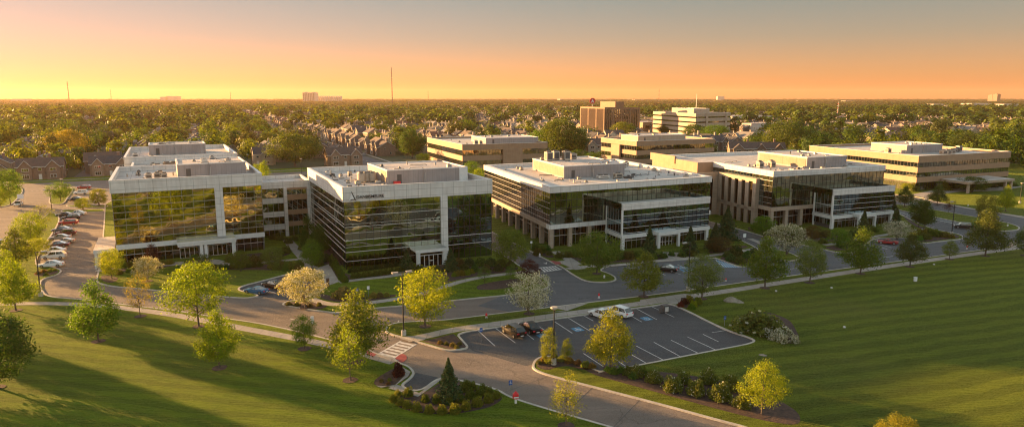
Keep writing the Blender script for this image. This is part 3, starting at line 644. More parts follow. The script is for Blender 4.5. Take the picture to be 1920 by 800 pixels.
# lettering and emblem on the parapet
def text(par,fr,u,v,z,s,size,ang_fix=0,m='text_dark',name='sign_lettering',spacing=1.0):
    c=bpy.data.curves.new(name,'FONT'); c.body=s; c.size=size; c.extrude=.03; c.space_character=spacing; c.offset=.012
    o=bpy.data.objects.new(name,c); COL.objects.link(o); c.materials.append(MATS[m])
    x,y=fr.t(u,v); o.location=(x,y,z); o.rotation_euler=(math.pi/2,0,math.atan2(fr.ex[1],fr.ex[0])); o.parent=par; return o
tx=text(b,f,2.55,-.29,14.72,'DANBISMELIRE',.86,spacing=1.0)
bpy.context.view_layer.update(); dm=bpy.data.meshes.new_from_object(tx.evaluated_get(bpy.context.evaluated_depsgraph_get())); t2=bpy.data.objects.new('sign_lettering',dm); COL.objects.link(t2); t2.location=tx.location; t2.rotation_euler=tx.rotation_euler; t2.parent=b; bpy.data.objects.remove(tx); t2.name='sign_lettering'
em=MB()
def tri3(pts,m,dv):
    em.face([(*f.t(u,-dv),z) for u,z in pts],m)
tri3([(1.0,14.25),(1.62,16.2),(1.75,16.2),(1.5,14.7)],'sign_white',.33); tri3([(1.62,16.25),(2.5,14.3),(2.2,14.42),(1.55,16.0)],'text_dark',.34)
tri3([(1.0,14.2),(1.5,14.62),(2.2,14.62),(2.2,14.48),(1.55,14.48)],'text_dark',.345); tri3([(1.55,15.95),(2.15,14.66),(1.52,14.66),(1.3,14.5)],'sign_white',.335)
em.build('emblem',b)
# red-brown service wall right of B2
mb=MB(); wa=Fr(f.w(W+.9,4),24,115.5); wl=root('retaining_wall',(*wa.O,0),'low pinkish brick wall beside the lane right of the signed glass office','wall'); MB().box(0,.5,0,26,0,3.6,'pink_retaining',wa).build('wall_face',wl); MB().box(-.05,.55,-.05,26.05,3.602,3.75,'white_trim',wa).build('coping',wl)
# ---- B3
def annexed(f,label,W,D,H,au0,au1,aH,pent,seed,av=-8.8,left_glass_end=None,stone=False,par_d=1.4):
    b=f.root('office_building',label,'office building')
    core(b,f,2.3,W-2.3,2.3,D-.5,0,H-par_d-.2,'equip_dark','wall')
    core(b,f,.3,W-.3,.3,D-.4,5.2,H-par_d-.1,'equip_dark','wall')
    zr=roofring(b,f,W,D,H-par_d,H,'panel_white',drop=.7,t=1.2)
    zb=H-par_d
    bl_=[(5.75+(zb-5.75)*t,.08) for t in (.12,.3,.5,.68,.86)]
    facade(b,f,'F',0,W,5.75,zb,0,'glass_green',(),1.45,'dark_metal',1.9,vt=.05,name='upper_glazing')
    facade(b,f,'L',0,D if not left_glass_end else left_glass_end,5.75,zb,0,'glass_dark' if not left_glass_end else 'glass_teal',bl_,1.45,'dark_metal',vt=.05,name='upper_glazing',bm='grey_metal')
    facade(b,f,W,0,D,5.75,zb,0,'glass_green',bl_[::2],1.45,'dark_metal',vt=.05,name='upper_glazing')
    g=f.box('fascia',b,-.35,W+.2,-.35,1.6,4.7,5.74,'panel_white' if not stone else 'panel_stone'); f.box('fascia',b,-.35,1.6,1.6,D,4.7,5.74,'panel_stone')
    facade(b,f,'F',2,W,.1,4.7,-2,'glass_dark',((2.6,.1),),1.5,'grey_metal',name='ground_floor_glazing'); facade(b,f,'L',2,D,.1,4.7,-2,'glass_dark',((2.6,.1),),1.5,'grey_metal',name='ground_floor_glazing')
    columns(b,f,[(.5,.5)]+[(k,.5) for k in (5.6,10.9)]+([(0.5,k) for k in (6.5,12.5,18.5,24.5,30.5,36.5,42.5,48.5)] if not left_glass_end else []),0,4.69,'panel_stone',.5)
    # annex
    a=sub(f,au0,av); aw=au1-au0; ad=-av-.3
    core(b,a,.5,aw-.5,1.2,ad,0,aH-1.6,'equip_dark','annex_wall')
    mb=MB(); t=.4
    mb.box(0,aw,0,t,aH-1.5,aH,'panel_white',a); mb.box(0,t,t,ad,aH-1.5,aH,'glass_teal',a); mb.box(aw-t,aw,t,ad,aH-1.5,aH,'glass_teal',a); pp=mb.build('annex_parapet',b)
    MB().box(-.04,aw+.04,-.04,t+.04,aH+.002,aH+.08,'white_trim',a).build('coping',pp)
    MB().box(t,aw-t,t,ad,aH-1.15,aH-.95,'roof_gravel',a).build('annex_roof',b)
    zz=aH-1.5
    facade(b,a,'F',0.35,aw-.2,3.7,zz,-.1,'glass_teal',[(3.75+(zz-3.75)*t_,.08) for t_ in (.04,.27,.52,.77)],1.3,'dark_metal',vt=.04,name='annex_glazing')
    facade(b,a,'L',.6,ad,1.2,zz,-.1,'glass_teal',((3.9,.1),(6.4,.1)),1.4,'grey_metal',vt=.06,name='annex_glazing')
    facade(b,a,aw,.4,ad,.1,zz,-.1,'glass_teal',((3.9,.2),(6.4,.2)),1.4,'grey_metal',vt=.06,name='annex_glazing')
    mb=MB(); mb.box(0,.34,0,.5,2.7,zz-.01,'white_trim',a); mb.box(0,.34,-.0+ad-.6,ad-.1,0,aH-1.6,'white_trim',a); mb.build('corner_post',b)
    mb=MB(); mb.box(-.1,aw+.1,-.2,.5,2.8,3.68,'white_trim',a); mb.box(-.1,.6,.5,ad,2.8,3.68,'white_trim',a); mb.build('fascia',b)
    facade(b,a,'F',.6,aw-.4,.1,2.8,-1.0,'glass_dark',((2.0,.1),),1.4,'grey_metal',name='ground_floor_glazing')
    columns(b,a,[(.5,.35),(aw-.5,.35)],0,2.79,'white_trim',.38)
    # portal
    c=aw*.47; mb=MB(); mb.box(c-3.2,c+3.2,-2.4,.4,3.1,3.9,'white_trim',a); mb.box(c-3.2,c-2.6,-2.4,-1.7,0,3.09,'white_trim',a); mb.box(c+2.6,c+3.2,-2.4,-1.7,0,3.09,'white_trim',a); pt=mb.build('entrance_portal',b)
    d=MB()
    for i in range(6): d.box(c-2.3+i*.92-.05,c-2.3+i*.92+.05,-.15,-.05,.1,3,'white_trim',a)
    d.box(c-2.3,c+2.3,-.15,-.05,2.35,2.5,'white_trim',a); d.box(c-2.3,c+2.3,-.15,-.05,1.0,1.08,'white_trim',a); d.build('door_frame',pt)
    penthouse(b,f,*pent,zr,zr+3.1,'penthouse_grey',seed,(.5,(pent[3]-pent[2])-1))
    rooftop(b,f,3,W-3,3,pent[2]-1.5,zr,26,seed+1); rooftop(b,f,pent[1]+1,W-2,4,D-6,zr,20,seed+2); rooftop(b,f,2,pent[0]-1,4,D-4,zr,8,seed+3)
    return b,zr
f3=Fr((8.8,155.8),26,108.5); f=f3
b,zr=annexed(f,'wide glass office in the centre on stone columns with cooling towers on its roof',47.8,53.9,14.6,15.2,41.2,10.9,(11.8,31,18.2,42),21)
for i in range(4):
    hvac(b,f,13.5+i*2.9,34.5+(i%2)*1.5,zr+3.1,2.0,2.2,2.5 if i<3 else 1.6,'equip_beige',1,'cooling_tower')
hvac(b,f,20,13,zr,3.4,1.6,.9,'equip_white',2); hvac(b,f,25,12.5,zr,2.2,1.6,1.3,'equip_beige',1); hvac(b,f,27,11,zr,3,1,.6,'equip_dark',1)
for i in range(5): hvac(b,f,34+i*2.2,36+i%3*2.5,zr,1.5,1.2,1.2,'equip_white',1)
# ---- B4
f4=Fr((69.8,181.4),22.6,107); f=f4
b,zr=annexed(f,'glass office right of centre with stone slot-window side wall and grey penthouse',41.3,56,15.4,14.6,37.6,10.7,(18.6,34,7.6,30),31,av=-7.6,left_glass_end=40,stone=True)
for i in range(4): hvac(b,f,6.5+i*2.2,14+(i%2)*3,zr,1.7,1.4,1.6,'equip_beige',1)
# stone slot wall on its left and the link to the left
mb=MB(); V0,V1=6.2,22.6
for k in range(6): p=V0+(V1-V0)*k/5; mb.box(-1.3,-.02,p-.75,p+.75,0,12.0,'panel_stone',f)
mb.box(-1.3,-.02,V0-.75,V1+.75,12.001,12.9,'panel_stone',f); mb.box(-1.3,-.02,V0-.7,V1+.7,3.9,4.8,'panel_stone',f)
w=mb.build('slot_wall',b)
for k in range(5):
    p0=V0+(V1-V0)*k/5+.75;p1=V0+(V1-V0)*(k+1)/5-.75; MB().box(-.95,-.8,p0,p1,.1,3.9,'glass_dark',f).build('window',b); MB().box(-.95,-.8,p0,p1,4.8,12,'glass_dark',f).build('window',b)
lk=sub(f,-9.5,23.6)
MB().box(0,9.4,.0,9,0,12.0,'panel_stone',lk,'roof_membrane').build('link_wall',b); MB().box(-.1,9.4,-.1,.4,12.002,12.9,'panel_stone',lk).build('parapet',b)
for u in (2.2,4.9): MB().box(u,u+1.5,-.04,-.004,1,11,'glass_dark',lk).build('window',b)
MB().box(-6,.2,28,56,0,15.5,'panel_tan',f,'roof_membrane').build('rear_wing',b)
MB().box(-6.3,-5.6,41,57,14.0,16.4,'panel_tan',f).build('rear_wing_parapet',b)
# ---- banded offices
def banded(f,name,label,W,D,H,bands,m,pent=None,seed=1,Lset=True,deck_drop=.9,unit=()):
    b=f.root(name,label,'office building'); core(b,f,.6,W-.6,.6,D-.6,0,H-1.2,'equip_dark','core_wall')
    prev=None
    for z0,z1 in bands:
        if z1>=H-.01: zr=roofring(b,f,W,D,z0,z1,m,drop=deck_drop,ov=.15)
        else:
            mb=MB(); mb.box(-.1,W+.1,-.1,.5,z0,z1,m,f); mb.box(-.1,.5,.5,D,z0,z1,m,f); mb.box(W-.5,W+.1,.5,D,z0,z1,m,f); mb.build('spandrel',b)
    bs=sorted(bands); gaps=[(bs[i][1],bs[i+1][0]) for i in range(len(bs)-1)]
    if bs[0][0]>.2: gaps=[(.1,bs[0][0])]+gaps
    for z0,z1 in gaps:
        facade(b,f,'F',.1,W-.1,z0,z1,-.35,'glass_strip',(),1.5,'dark_metal',name='window_strip'); facade(b,f,'L',.5,D,z0,z1,-.35,'glass_strip',(),1.5,'dark_metal',name='window_strip')
        facade(b,f,W,.5,D,z0,z1,-.35,'glass_strip',(),1.5,'dark_metal',name='window_strip')
    if pent: penthouse(b,f,*pent[:4],zr,zr+pent[4],pent[5] if len(pent)>5 else 'penthouse_grey',seed)
    rooftop(b,f,2,W-2,2,D-3,zr,12,seed+5)
    for u in unit: hvac(b,f,u[0],u[1],zr,u[2],u[3],u[4],u[5] if len(u)>5 else 'equip_beige',1)
    return b,zr
f=Fr((151.7,254.5),23.5,106.7)
b,zr=banded(f,'office_building','tan banded office at the far right with dark window strips and a flat entry canopy',54.4,58,13.3,((10.8,13.3),(7.0,9.0),(3.3,5.3)),'panel_tan',(14.5,36,17.5,36,3.2),41,
  unit=[(9,22,2,1.8,1.8),(24,8,3,1.8,1.7),(28,8.5,2,1.6,1.6),(31,9,2,1.6,1.5),(35,12,1.6,1.4,1.5,'grey_metal'),(38,13,1.6,1.4,1.5,'grey_metal'),(41,14,1.6,1.4,1.6,'equip_dark'),(43.5,15,2,1.8,2.3,'grey_metal')])
f.box('entry_canopy',b,13,40,-12,-.6,3.4,4.3,'panel_stone','roof_membrane'); columns(b,f,[(14,-11.4),(39,-11.4),(35.5,-11.4),(39,-2)],0,3.39,'panel_stone',.4)
f=Fr((-23.3,321.8),20.8,112.3)
b,zr=banded(f,'office_building','low tan banded office behind the signed glass office, grey penthouse on top',43.5,62,13,((10.2,13),(5.2,7.6),(1.0,2.8)),'panel_tan',(16,44,12,34,2.8,'penthouse_grey'),51,unit=[(9,9,2,2,2,'equip_white'),(12,10,1.6,1.6,1.6)])
f.box('stair_tower',b,20,30,-1.2,-.15,0,10.2,'panel_tan')
f=Fr((62.9,345.4),26,114)
b,zr=banded(f,'office_building','low tan banded office behind the central glass office, cream penthouse on top',50.9,34,13,((10.5,13),(6.0,8.2),(1.6,3.8)),'panel_tan',(5,36,6,22,3.1,'panel_cream'),61)
f.box('stair_tower',b,-1.2,-.15,14,22,0,10.5,'panel_tan')
# tower
TO=G(1134,201,25.5);TL=G(1089,200,25.5);TR=G(1199,201.3,25.5)
f=Fr(TO,math.degrees(math.atan2(TR[1]-TO[1],TR[0]-TO[0])),math.degrees(math.atan2(TL[1]-TO[1],TL[0]-TO[0])))
b=f.root('office_tower','tall brown office tower rising over the suburb with close vertical ribs','office tower')
W,D,H=math.dist(TR,TO),math.dist(TL,TO),25.5
core(b,f,.6,W-.6,.6,D-.6,0,H-1,'glass_dark','window_wall'); roofring(b,f,W,D,H-1.6,H,'tower_tan',drop=1,cap=False)
for sidei,(n,L_) in enumerate(((20,W),(24,D))):
    mb=MB()
    for k in range(n+1):
        p=L_*k/n; wd=1.1 if k%(5 if sidei==0 else 8)==0 else .3
        if sidei==0: mb.box(p-wd/2,p+wd/2,-.3,.58,0,H-1.61,'tower_tan',f)
        else: mb.box(-.3,.58,max(p-wd/2,.6),p+wd/2,0,H-1.61,'tower_tan',f)
    mb.build('facade_rib',b)
f.box('penthouse',b,W*.44,W*.7,D*.18,D*.78,H-1,H+5.2,'tower_tan','roof_membrane')
for z in (5.5,9.5,13.5,17.5): MB().box(W*.2,W*.75,-.05,.4,z,z+.5,'tower_tan',f).build('spandrel',b)
# white office
WO=G(1305,213,21);WL=G(1225,209,21);WR=G(1370,211.5,21)
f=Fr(WO,math.degrees(math.atan2(WR[1]-WO[1],WR[0]-WO[0])),math.degrees(math.atan2(WL[1]-WO[1],WL[0]-WO[0]))); WW=math.dist(WO,WR);WD=math.dist(WO,WL)
b,zr=banded(f,'office_building','cream office with four dark window lines, right of the brown tower',WW,WD,21,((18.2,21),(13.9,16.9),(9.6,12.6),(5.3,8.3),(1,4)),'panel_cream',(WW*.2,WW*.66,WD*.2,WD*.7,4.5,'panel_cream'),71)
[f.box('pier',b,u,u+3,-.5,-.12,0,20.9,'panel_cream') for u in (WW*.28,WW*.84)]; MB().tube([(*f.t(WW*.3,20),20),(*f.t(WW*.3,20),38)],[.4,.12],'grey_metal',6).build('antenna',b)
def lowbox(px,py,w,d,h,label,m='far_white',a=20,band=True,cat='building'):
    x,y=G(px,py); f=Fr((x,y),a,a+90); b=f.root('commercial_building',label,cat)
    f.box('wall',b,0,w,0,d,0,h,m); f.box('roof',b,.4,w-.4,.4,d-.4,h+.01,h+.4,'roof_membrane')
    if band: f.box('window_strip',b,w*.04,w*.96,-.1,-.02,h*.35,h*.62,'glass_dark')
    return b
lowbox(1205,246,24,30,9,'low tan building with arched base just right of the brown tower','panel_tan')
lowbox(1372,237,60,40,12,'long white low office behind the cream office','far_white')
lowbox(1420,250,38,24,9,'white low office with dark band beside a palm-like tree','far_white')
for px,py,w,h,l in ((1750,203,50,13,'pale warehouse on the far right skyline, leftmost of its row'),(1785,204,60,10,'long pale warehouse second in the far right row'),(1824,204,80,16,'tall pale warehouse in the middle of the far right row'),(1856,203,44,11,'small pale warehouse right of the tall one on the far right'),(1882,205,60,15,'white warehouse near the right edge of the far suburb'),
   (1560,190,60,9,'white shed line on the far plain right of centre'),(1585,193,70,12,'white depot on the far plain behind the suburb roofs'),(1495,191,80,8,'thin white warehouse on the far plain'),(1050,189,130,16,'pale flat building on the plain left of the tower'),(700,204,50,9,'small white roof deep in the woods left of the tall mast'),(22,192,100,22,'grey hall at the left edge of the horizon'),(500,189,160,10,'thin pale roofs left of the grain elevator'),(1190,190,90,13,'pale low hall right behind the brown tower')):
    lowbox(px,py,w,w*.5,h,l,band=False)
def far(px,top,base_d,w,d,label,m='far_white',name='distant_building',tanks=0):
    x=(px-960)/FP*base_d*1.0/math.cos(TH)*math.cos(TH); y=base_d; 
    h=CH+(182-top)/FP*base_d
    b=root(name,(x,y,0),label,'building'); 
    if tanks:
        for i in range(tanks):
            s=w/tanks; MB().tube([(s*(i+.5),0,0),(s*(i+.5),0,h),(s*(i+.5),0,h+8)],[s*.47,s*.47,s*.1],m,12).build('silo',b)
    else:
        MB().box(0,w,0,d,0,h,m).build('wall',b); MB().box(w*.1,w*.35,d*.2,d*.6,h+.01,h+h*.06,m).build('roof_block',b); MB().box(w*.7,w*.93,d*.2,d*.6,h+.01,h+h*.05,m).build('roof_block',b)
        if h>60:
            mb=MB()
            for k in range(7): mb.box(w*(.06+.13*k),w*(.1+.13*k),-1,-.1,2,h*.95,'far_brown')
            mb.build('pilaster',b)
    return b
far(573,174,4200,78,60,'tall pale grain elevator block on the horizon left of centre')
far(600,182,4300,155,24,'row of pale grain silos right of the tall block on the horizon',tanks=11,name='silo_row')
far(309,182,5200,55,40,'tiny pale block on the left horizon'); far(320,181,5200,95,40,'pale wide plant on the left horizon')
far(1848,178,4200,26,40,'dark brick tower on the right horizon, right half','far_brown'); far(1857,177,4150,20,40,'brick tower twin on the right horizon, left half','far_brown')
far(1340,181,6000,60,40,'little white block on the horizon right of the cream office')
def mast(px,base,top,label,r=1.2,m='grey_metal',lat=True):
    x,y=G(px,base); h=hgt(px,base,top); b=root('radio_mast',(x,y,0),label,'mast')
    mb=MB(); mb.tube([(0,0,0),(0,0,h)],[r,r*.6],m,4); mb.build('mast_pole',b)
    mb=MB()
    for k in range(1,8): mb.box(-r*1.4,r*1.4,-r*1.4,r*1.4,h*k/8-.4,h*k/8+.4,'sign_red' if k%2 else 'equip_white')
    mb.build('platform',b)
mast(736,200,127,'tall thin radio mast standing above the horizon left of centre',2.0,'equip_dark'); mast(130,192,153,'leaning thin mast against the golden left sky',3.2,'equip_dark'); mast(209,190,168,'small faint mast right of the leaning one',2.4,'equip_dark')
mast(803,191,170,'faint thin mast right of the tall radio mast',2,'equip_dark'); mast(1235,196,167,'thin mast beside the cream office on the skyline',1.3,'equip_dark'); mast(1570,222,191,'short pale pole mast over the right suburb',.5,'equip_white'); mast(433,190,173,'faint mast over the left horizon',2.4,'equip_dark')
mast(1070,188,176,'short faint mast left of the brown tower',2,'equip_dark'); mast(766,207,190,'short mast just right of the tall radio mast',.5)
# red disc sign on a pylon
x,y=G(1109,247); y2=850; x2=(1109-960)/FP*y2
b=root('pylon_sign',(x2,y2,0),'red round sign on a tall pole left above the brown tower','sign'); hh=CH+(182-189)/FP*y2
MB().tube([(0,0,0),(0,0,hh-3.9)],.4,'grey_metal',6).build('pole',b); MB().tube([(0,-.4,hh),(0,.4,hh)],3.5,'sign_red',20).build('sign_disc',b)
mb=MB(); mb.face([(-1.8,-.5,hh-2.1),(-.6,-.5,hh-2.1),(0,-.5,hh-.3),(.6,-.5,hh-2.1),(1.8,-.5,hh-2.1),(0,-.5,hh+2.3)],'sign_white'); mb.build('emblem',b)
# ================================================================ VEHICLES
def loft(secs,m):  # secs: list of (x, [(y,z)...]) cross-sections, same count
    mb=MB()
    for i in range(len(secs)-1):
        a=[(secs[i][0],*p) for p in secs[i][1]]; b_=[(secs[i+1][0],*p) for p in secs[i+1][1]]
        for j in range(len(a)-1): mb.face([a[j],b_[j],b_[j+1],a[j+1]],m)
    mb.face([(secs[0][0],*p) for p in secs[0][1]],m); mb.face([(secs[-1][0],*p) for p in secs[-1][1]][::-1],m)
    return mb
def make_car(kind):
    L={'sedan':4.75,'suv':4.7,'coupe':4.5}[kind]; Wd=.91
    prof={'sedan':[(0,.35,.62,.72),(.05,.25,.75,.84),(.25,.2,.86,.9),(.28,.2,.9,.9),(.5,.2,.93,.9),(.78,.2,.95,.9),(.93,.22,.93,.86),(1,.38,.8,.74)],
          'suv':[(0,.4,.75,.74),(.04,.3,.92,.84),(.24,.24,1.02,.9),(.5,.24,1.05,.92),(.8,.24,1.08,.92),(.95,.28,1.08,.88),(1,.42,.95,.8)],
          'coupe':[(0,.33,.55,.7),(.05,.22,.66,.82),(.28,.18,.8,.9),(.5,.18,.84,.9),(.8,.18,.88,.9),(.94,.22,.88,.86),(1,.36,.76,.74)]}[kind]
    roof={'sedan':[(.26,.9,.9),(.4,1.42,.62),(.62,1.44,.62),(.84,.96,.74)],'suv':[(.24,1.0,.86),(.37,1.62,.66),(.86,1.62,.66),(.97,1.08,.74)],'coupe':[(.29,.82,.84),(.45,1.22,.58),(.6,1.22,.58),(.84,.9,.7)]}[kind]
    r=bpy.data.objects.new('parked_car',None); COL.objects.link(r)
    sec=[]
    for x,zb,zt,w in prof:
        X=(x-.5)*L; zm=zb+(zt-zb)*.55
        sec.append((X,[(-w*.82,zb),(-w,zb+.1),(-w,zm),(-w*.93,zt-.03),(-w*.6,zt+.02),(0,zt+.035),(w*.6,zt+.02),(w*.93,zt-.03),(w,zm),(w,zb+.1),(w*.82,zb),(0,zb)]))
    mb=loft(sec,'car_paint')
    # roof skin
    a,b_,c,d=roof; X=lambda t:(t-.5)*L
    mb.face([(X(b_[0]),-b_[2],b_[1]),(X(c[0]),-c[2],c[1]),(X(c[0]),c[2],c[1]),(X(b_[0]),b_[2],b_[1])],'car_paint')
    for s in (-1,1):   # pillars
        for t in (a,b_),(d,c):
            p,q=t; dx=.05*L*(1 if t[0] is a else -1)
            mb.face([(X(p[0]),s*p[2],p[1]),(X(p[0])+dx,s*(p[2]),p[1]),(X(q[0])+dx*.5,s*q[2]*1.01,q[1]),(X(q[0]),s*q[2]*1.01,q[1])],'car_paint')
        for t in ((b_[0]+c[0])/2,):
            mb.face([(X(t)-.05,s*.86,.9),(X(t)+.05,s*.86,.9),(X(t)+.05,s*b_[2]*1.015,b_[1]),(X(t)-.05,s*b_[2]*1.015,b_[1])],'car_paint')
    bo=mb.build('body',r,smooth=False)
    w=MB()
    w.face([(X(a[0]),-a[2],a[1]),(X(a[0]),a[2],a[1]),(X(b_[0]),b_[2],b_[1]-.004),(X(b_[0]),-b_[2],b_[1]-.004)],'glass_dark'); w.build('windscreen',r)
    w=MB(); w.face([(X(d[0]),-d[2],d[1]),(X(d[0]),d[2],d[1]),(X(c[0]),c[2],c[1]-.004),(X(c[0]),-c[2],c[1]-.004)],'glass_dark'); w.build('rear_window',r)
    for s in (-1,1):
        w=MB(); w.face([(X(a[0]),s*a[2]*.99,a[1]),(X(d[0]),s*d[2]*.99,d[1]),(X(c[0]),s*c[2]*.995,c[1]-.01),(X(b_[0]),s*b_[2]*.995,b_[1]-.01)],'glass_dark'); w.build('side_window',r)
    for x in (.19,.8):
        for s in (-1,1):
            X0=X(x); t=MB(); t.tube([(X0,s*.72,.34),(X0,s*.93,.34)],.34,'tire',14); to=t.build('wheel',r); h=MB(); h.tube([(X0,s*.931,.34),(X0,s*.945,.34)],.21,'rim',10); h.build('rim',to)
    zt=prof[1][2]
    for s in (-1,1):
        h=MB(); h.box(X(0)-.02,X(0)+.16,s*.62-.17,s*.62+.17,zt-.22,zt-.06,'sign_white'); h.build('headlight',r)
        zr_=prof[-2][2]; h=MB(); h.box(X(1)-.13,X(1)+.02,s*.64-.16,s*.64+.16,zr_-.26,zr_-.1,'sign_red'); h.build('tail_light',r)
        h=MB(); h.box(X(a[0])+.28,X(a[0])+.42,s*.97-.09,s*.97+.09,a[1]+.0,a[1]+.14,'car_paint'); h.build('wing_mirror',r)
    h=MB(); h.box(X(1)-.02,X(1)+.025,-.25,.25,.45,.58,'sign_white'); h.build('number_plate',r)
    return proto(r)
CARP={k:make_car(k) for k in ('sedan','suv','coupe')}
WHITE=(.72,.72,.7);BLACK=(.006,.006,.007);RED=(.3,.02,.02);MAROON=(.09,.02,.018);SILV=(.3,.3,.3);GREY=(.1,.1,.105);BLUE=(.02,.12,.25);BROWN=(.02,.013,.009);CREAM=(.5,.42,.32)
# heading angle = direction of the bonnet (local -x is the front)
def car(kind,px,py,head,col,label,group):
    x,y=G(px,py); o=dup(CARP[kind],(x,y,.012),R(head)+math.pi,None,label,'car',group,col); o.name='parked_car'; return o
W_='cars in the left parking row'
row=G(78,500);row2=G(130,403)
wa=math.degrees(math.atan2(G(66,500)[1]-G(104,492)[1],G(66,500)[0]-G(104,492)[0]))
WH=198
for k,px,py,c,l in (('sedan',96,500,WHITE,'white sedan nearest the camera in the left parking row'),('suv',102,484.5,WHITE,'white crossover second from the near end of the left row'),('sedan',102,474,WHITE,'white sedan third in the left row, behind the crossover'),
   ('sedan',109,463,MAROON,'dark maroon sedan in the left row next to three white cars'),('coupe',121,455,CREAM,'cream hatch nose-out behind the maroon sedan in the left row'),('sedan',113,449,SILV,'silver sedan in the middle of the left row'),('suv',124,441,MAROON,'wine red crossover in the middle of the left row'),('sedan',117,434,GREY,'grey sedan just beyond the wine red crossover'),
   ('suv',129,421,RED,'bright red crossover beyond the empty bays of the left row'),('suv',134,411.5,BLACK,'black people carrier near the far end of the left row'),('coupe',122,405,BROWN,'small brown hatch at the far kerb of the left row'),('sedan',145,403,WHITE,'white car at the far end of the left row')):
    car(k,px,py,WH,c,l,W_)
for k,px,py,c,l in (('sedan',142,376,BLACK,'black sedan nearest in the small far left lot'),('suv',152,364,WHITE,'white crossover in the small far left lot'),('suv',158,354,RED,'red crossover at the back of the small far left lot')):
    car(k,px,py,WH,c,l,'cars in the small far left lot')
car('sedan',35,385,-68,WHITE,'white sedan driving on the left road by the grass corner','cars on the left road'); car('suv',4,462,-68,GREY,'grey crossover at the left picture edge on the left road','cars on the left road')
FH=115
car('coupe',481,549,162,BLUE,'blue coupe parked before the leftmost glass office','cars before the left offices'); car('sedan',513,539,150,BLACK,'black sedan parked beside the blue coupe','cars before the left offices')
LG='cars in the small front lot'
car('suv',963,627,122,BROWN,'dark brown crossover parked in the sunlit corner of the front lot',LG); car('sedan',994,620,118,BLACK,'black sedan beside the dark brown crossover in the front lot',LG)
car('sedan',1128,595,128,WHITE,'white sedan in the front lot half hidden by a yellow-green tree',LG); car('suv',1161,591,128,WHITE,'white crossover wagon in the front lot right of the white sedan',LG)
car('sedan',1249,508,150,BLACK,'black sedan in the shaded lot before the central office',None)
car('coupe',1664,457,150,RED,'red coupe parked before the right glass annex',None); car('suv',1806,428,160,BLACK,'black crossover in the upper right lot by the lamp',None)
car('sedan',683,291,293,SILV,'silver car coming down the avenue behind the signed office','cars on the avenue'); car('suv',655,277,113,WHITE,'white van-like car far up the avenue','cars on the avenue')
car('sedan',375,606,0,WHITE,'x',None) if False else None
for k,(px,py) in enumerate(((935,246),)): pass
# ================================================================ LAMPS, SIGNS, SMALL THINGS
def lamp(px,py,ty,kind,label,group='street lamps',m='dark_metal',dirx=1,base=True):
    x,y=G(px,py); h=hgt(px,py,ty); r=root('street_lamp',(x,y,.12),label,'street lamp',group,R(24))
    if base: MB().tube([(0,0,0),(0,0,.75)],[.38,.36],'kerb',12).build('concrete_base',r)
    MB().tube([(0,0,.75 if base else 0),(0,0,h)],[.11,.075],m,8).build('pole',r)
    mb=MB()
    if kind=='arm':
        mb.box(0,.9*dirx,-.05,.05,h-.1,h,m) if dirx>0 else mb.box(-.9,0,-.05,.05,h-.1,h,m); mb.build('arm',r)
        a,b_=sorted((dirx*.8,dirx*1.7)); MB().box(a,b_,-.22,.22,h-.14,h+.06,'grey_metal').build('lamp_head',r)
    elif kind=='twin':
        mb.box(-.7,.7,-.05,.05,h-.1,h,m); mb.build('arm',r)
        for s in (-1.5,.6): MB().box(s,s+.9,-.24,.24,h-.14,h+.08,'equip_beige').build('lamp_head',r)
    else:
        mb.tube([(0,0,h-.35),(0,0,h-.05),(0,0,h+.12)],[.12,.5,.42],'equip_beige',14); mb.build('lamp_head',r)
    return r
lamp(757,629,511,'twin','twin-headed black street lamp on the grass island left of centre'); lamp(1038,684,578,'disc','black lamp with a round head in the planted nose of the front lot')
lamp(1290,546,455,'arm','black arm lamp on the verge before the central annex',dirx=-1); lamp(1784,441,378,'arm','tall black arm lamp in the right planting island',dirx=-1)
lamp(77,556,473,'arm','tall dark lamp with an arm at the bottom of the left parking row'); lamp(98,400,356,'arm','dark lamp on the strip above the left parking row',dirx=-1)
lamp(119,372,336,'disc','thin dark lamp in the small far left grass triangle',base=False); lamp(1912,382,344,'disc','brown lamp at the right picture edge',base=True); lamp(1035,466,402,'disc','slim lamp before the corner column of the central office',base=False)
for px,py,ty,l in ((566,329,298,'slim lamp on the north street right of the link block'),(659,307,268,'tall pole left of the avenue mouth'),(674,309,276,'second tall pole at the avenue mouth'),(722,289,255,'thin lamp along the right pavement of the avenue'),(466,319,290,'slim lamp behind the leftmost office'),(127,327,318,'short lamp before the brown townhouses'),(1441,289,263,'pole at the left of the far right banded office'),(1523,283,262,'thin dark pole at the corner of the far right banded office')):
    lamp(px,py,ty,'disc',l,'far street lamps',base=False)
def sign(px,py,ty,m,label,w=.45,hh=.6,name='sign_post',post='grey_metal',base=False,rz=24,cat='sign'):
    x,y=G(px,py); h=max(hgt(px,py,ty),.7); r=root(name,(x,y,.02),label,cat,None,R(rz))
    MB().tube([(0,0,0),(0,0,h)],.04,post,6).build('post',r); MB().box(-w/2,w/2,-.07,-.04,h-hh,h,m).build('sign_panel',r)
    if m=='sign_blue':
        q=MB(); c=h-hh*.45
        for k in range(8):
            t0,t1=R(140+k*30),R(170+k*30); q.face([(rr*math.cos(t),-.075,c-.06+rr*math.sin(t)) for rr,t in ((.08,t0),(.12,t0),(.12,t1),(.08,t1))],'sign_white')
        q.face([(-.04,-.075,c-.05),(.0,-.075,c-.05),(.0,-.075,c+.17),(-.04,-.075,c+.17)],'sign_white'); q.build('emblem',r)
    if m=='sign_red': MB().box(-w*.36,w*.36,-.09,-.075,h-hh*.62,h-hh*.45,'sign_white').build('sign_bar',r)
    return r
sign(902,641,614,'sign_blue','blue parking sign on a post in the sunlit lot corner'); sign(957,742,712,'sign_blue','blue sign on a post beside the curving exit drive')
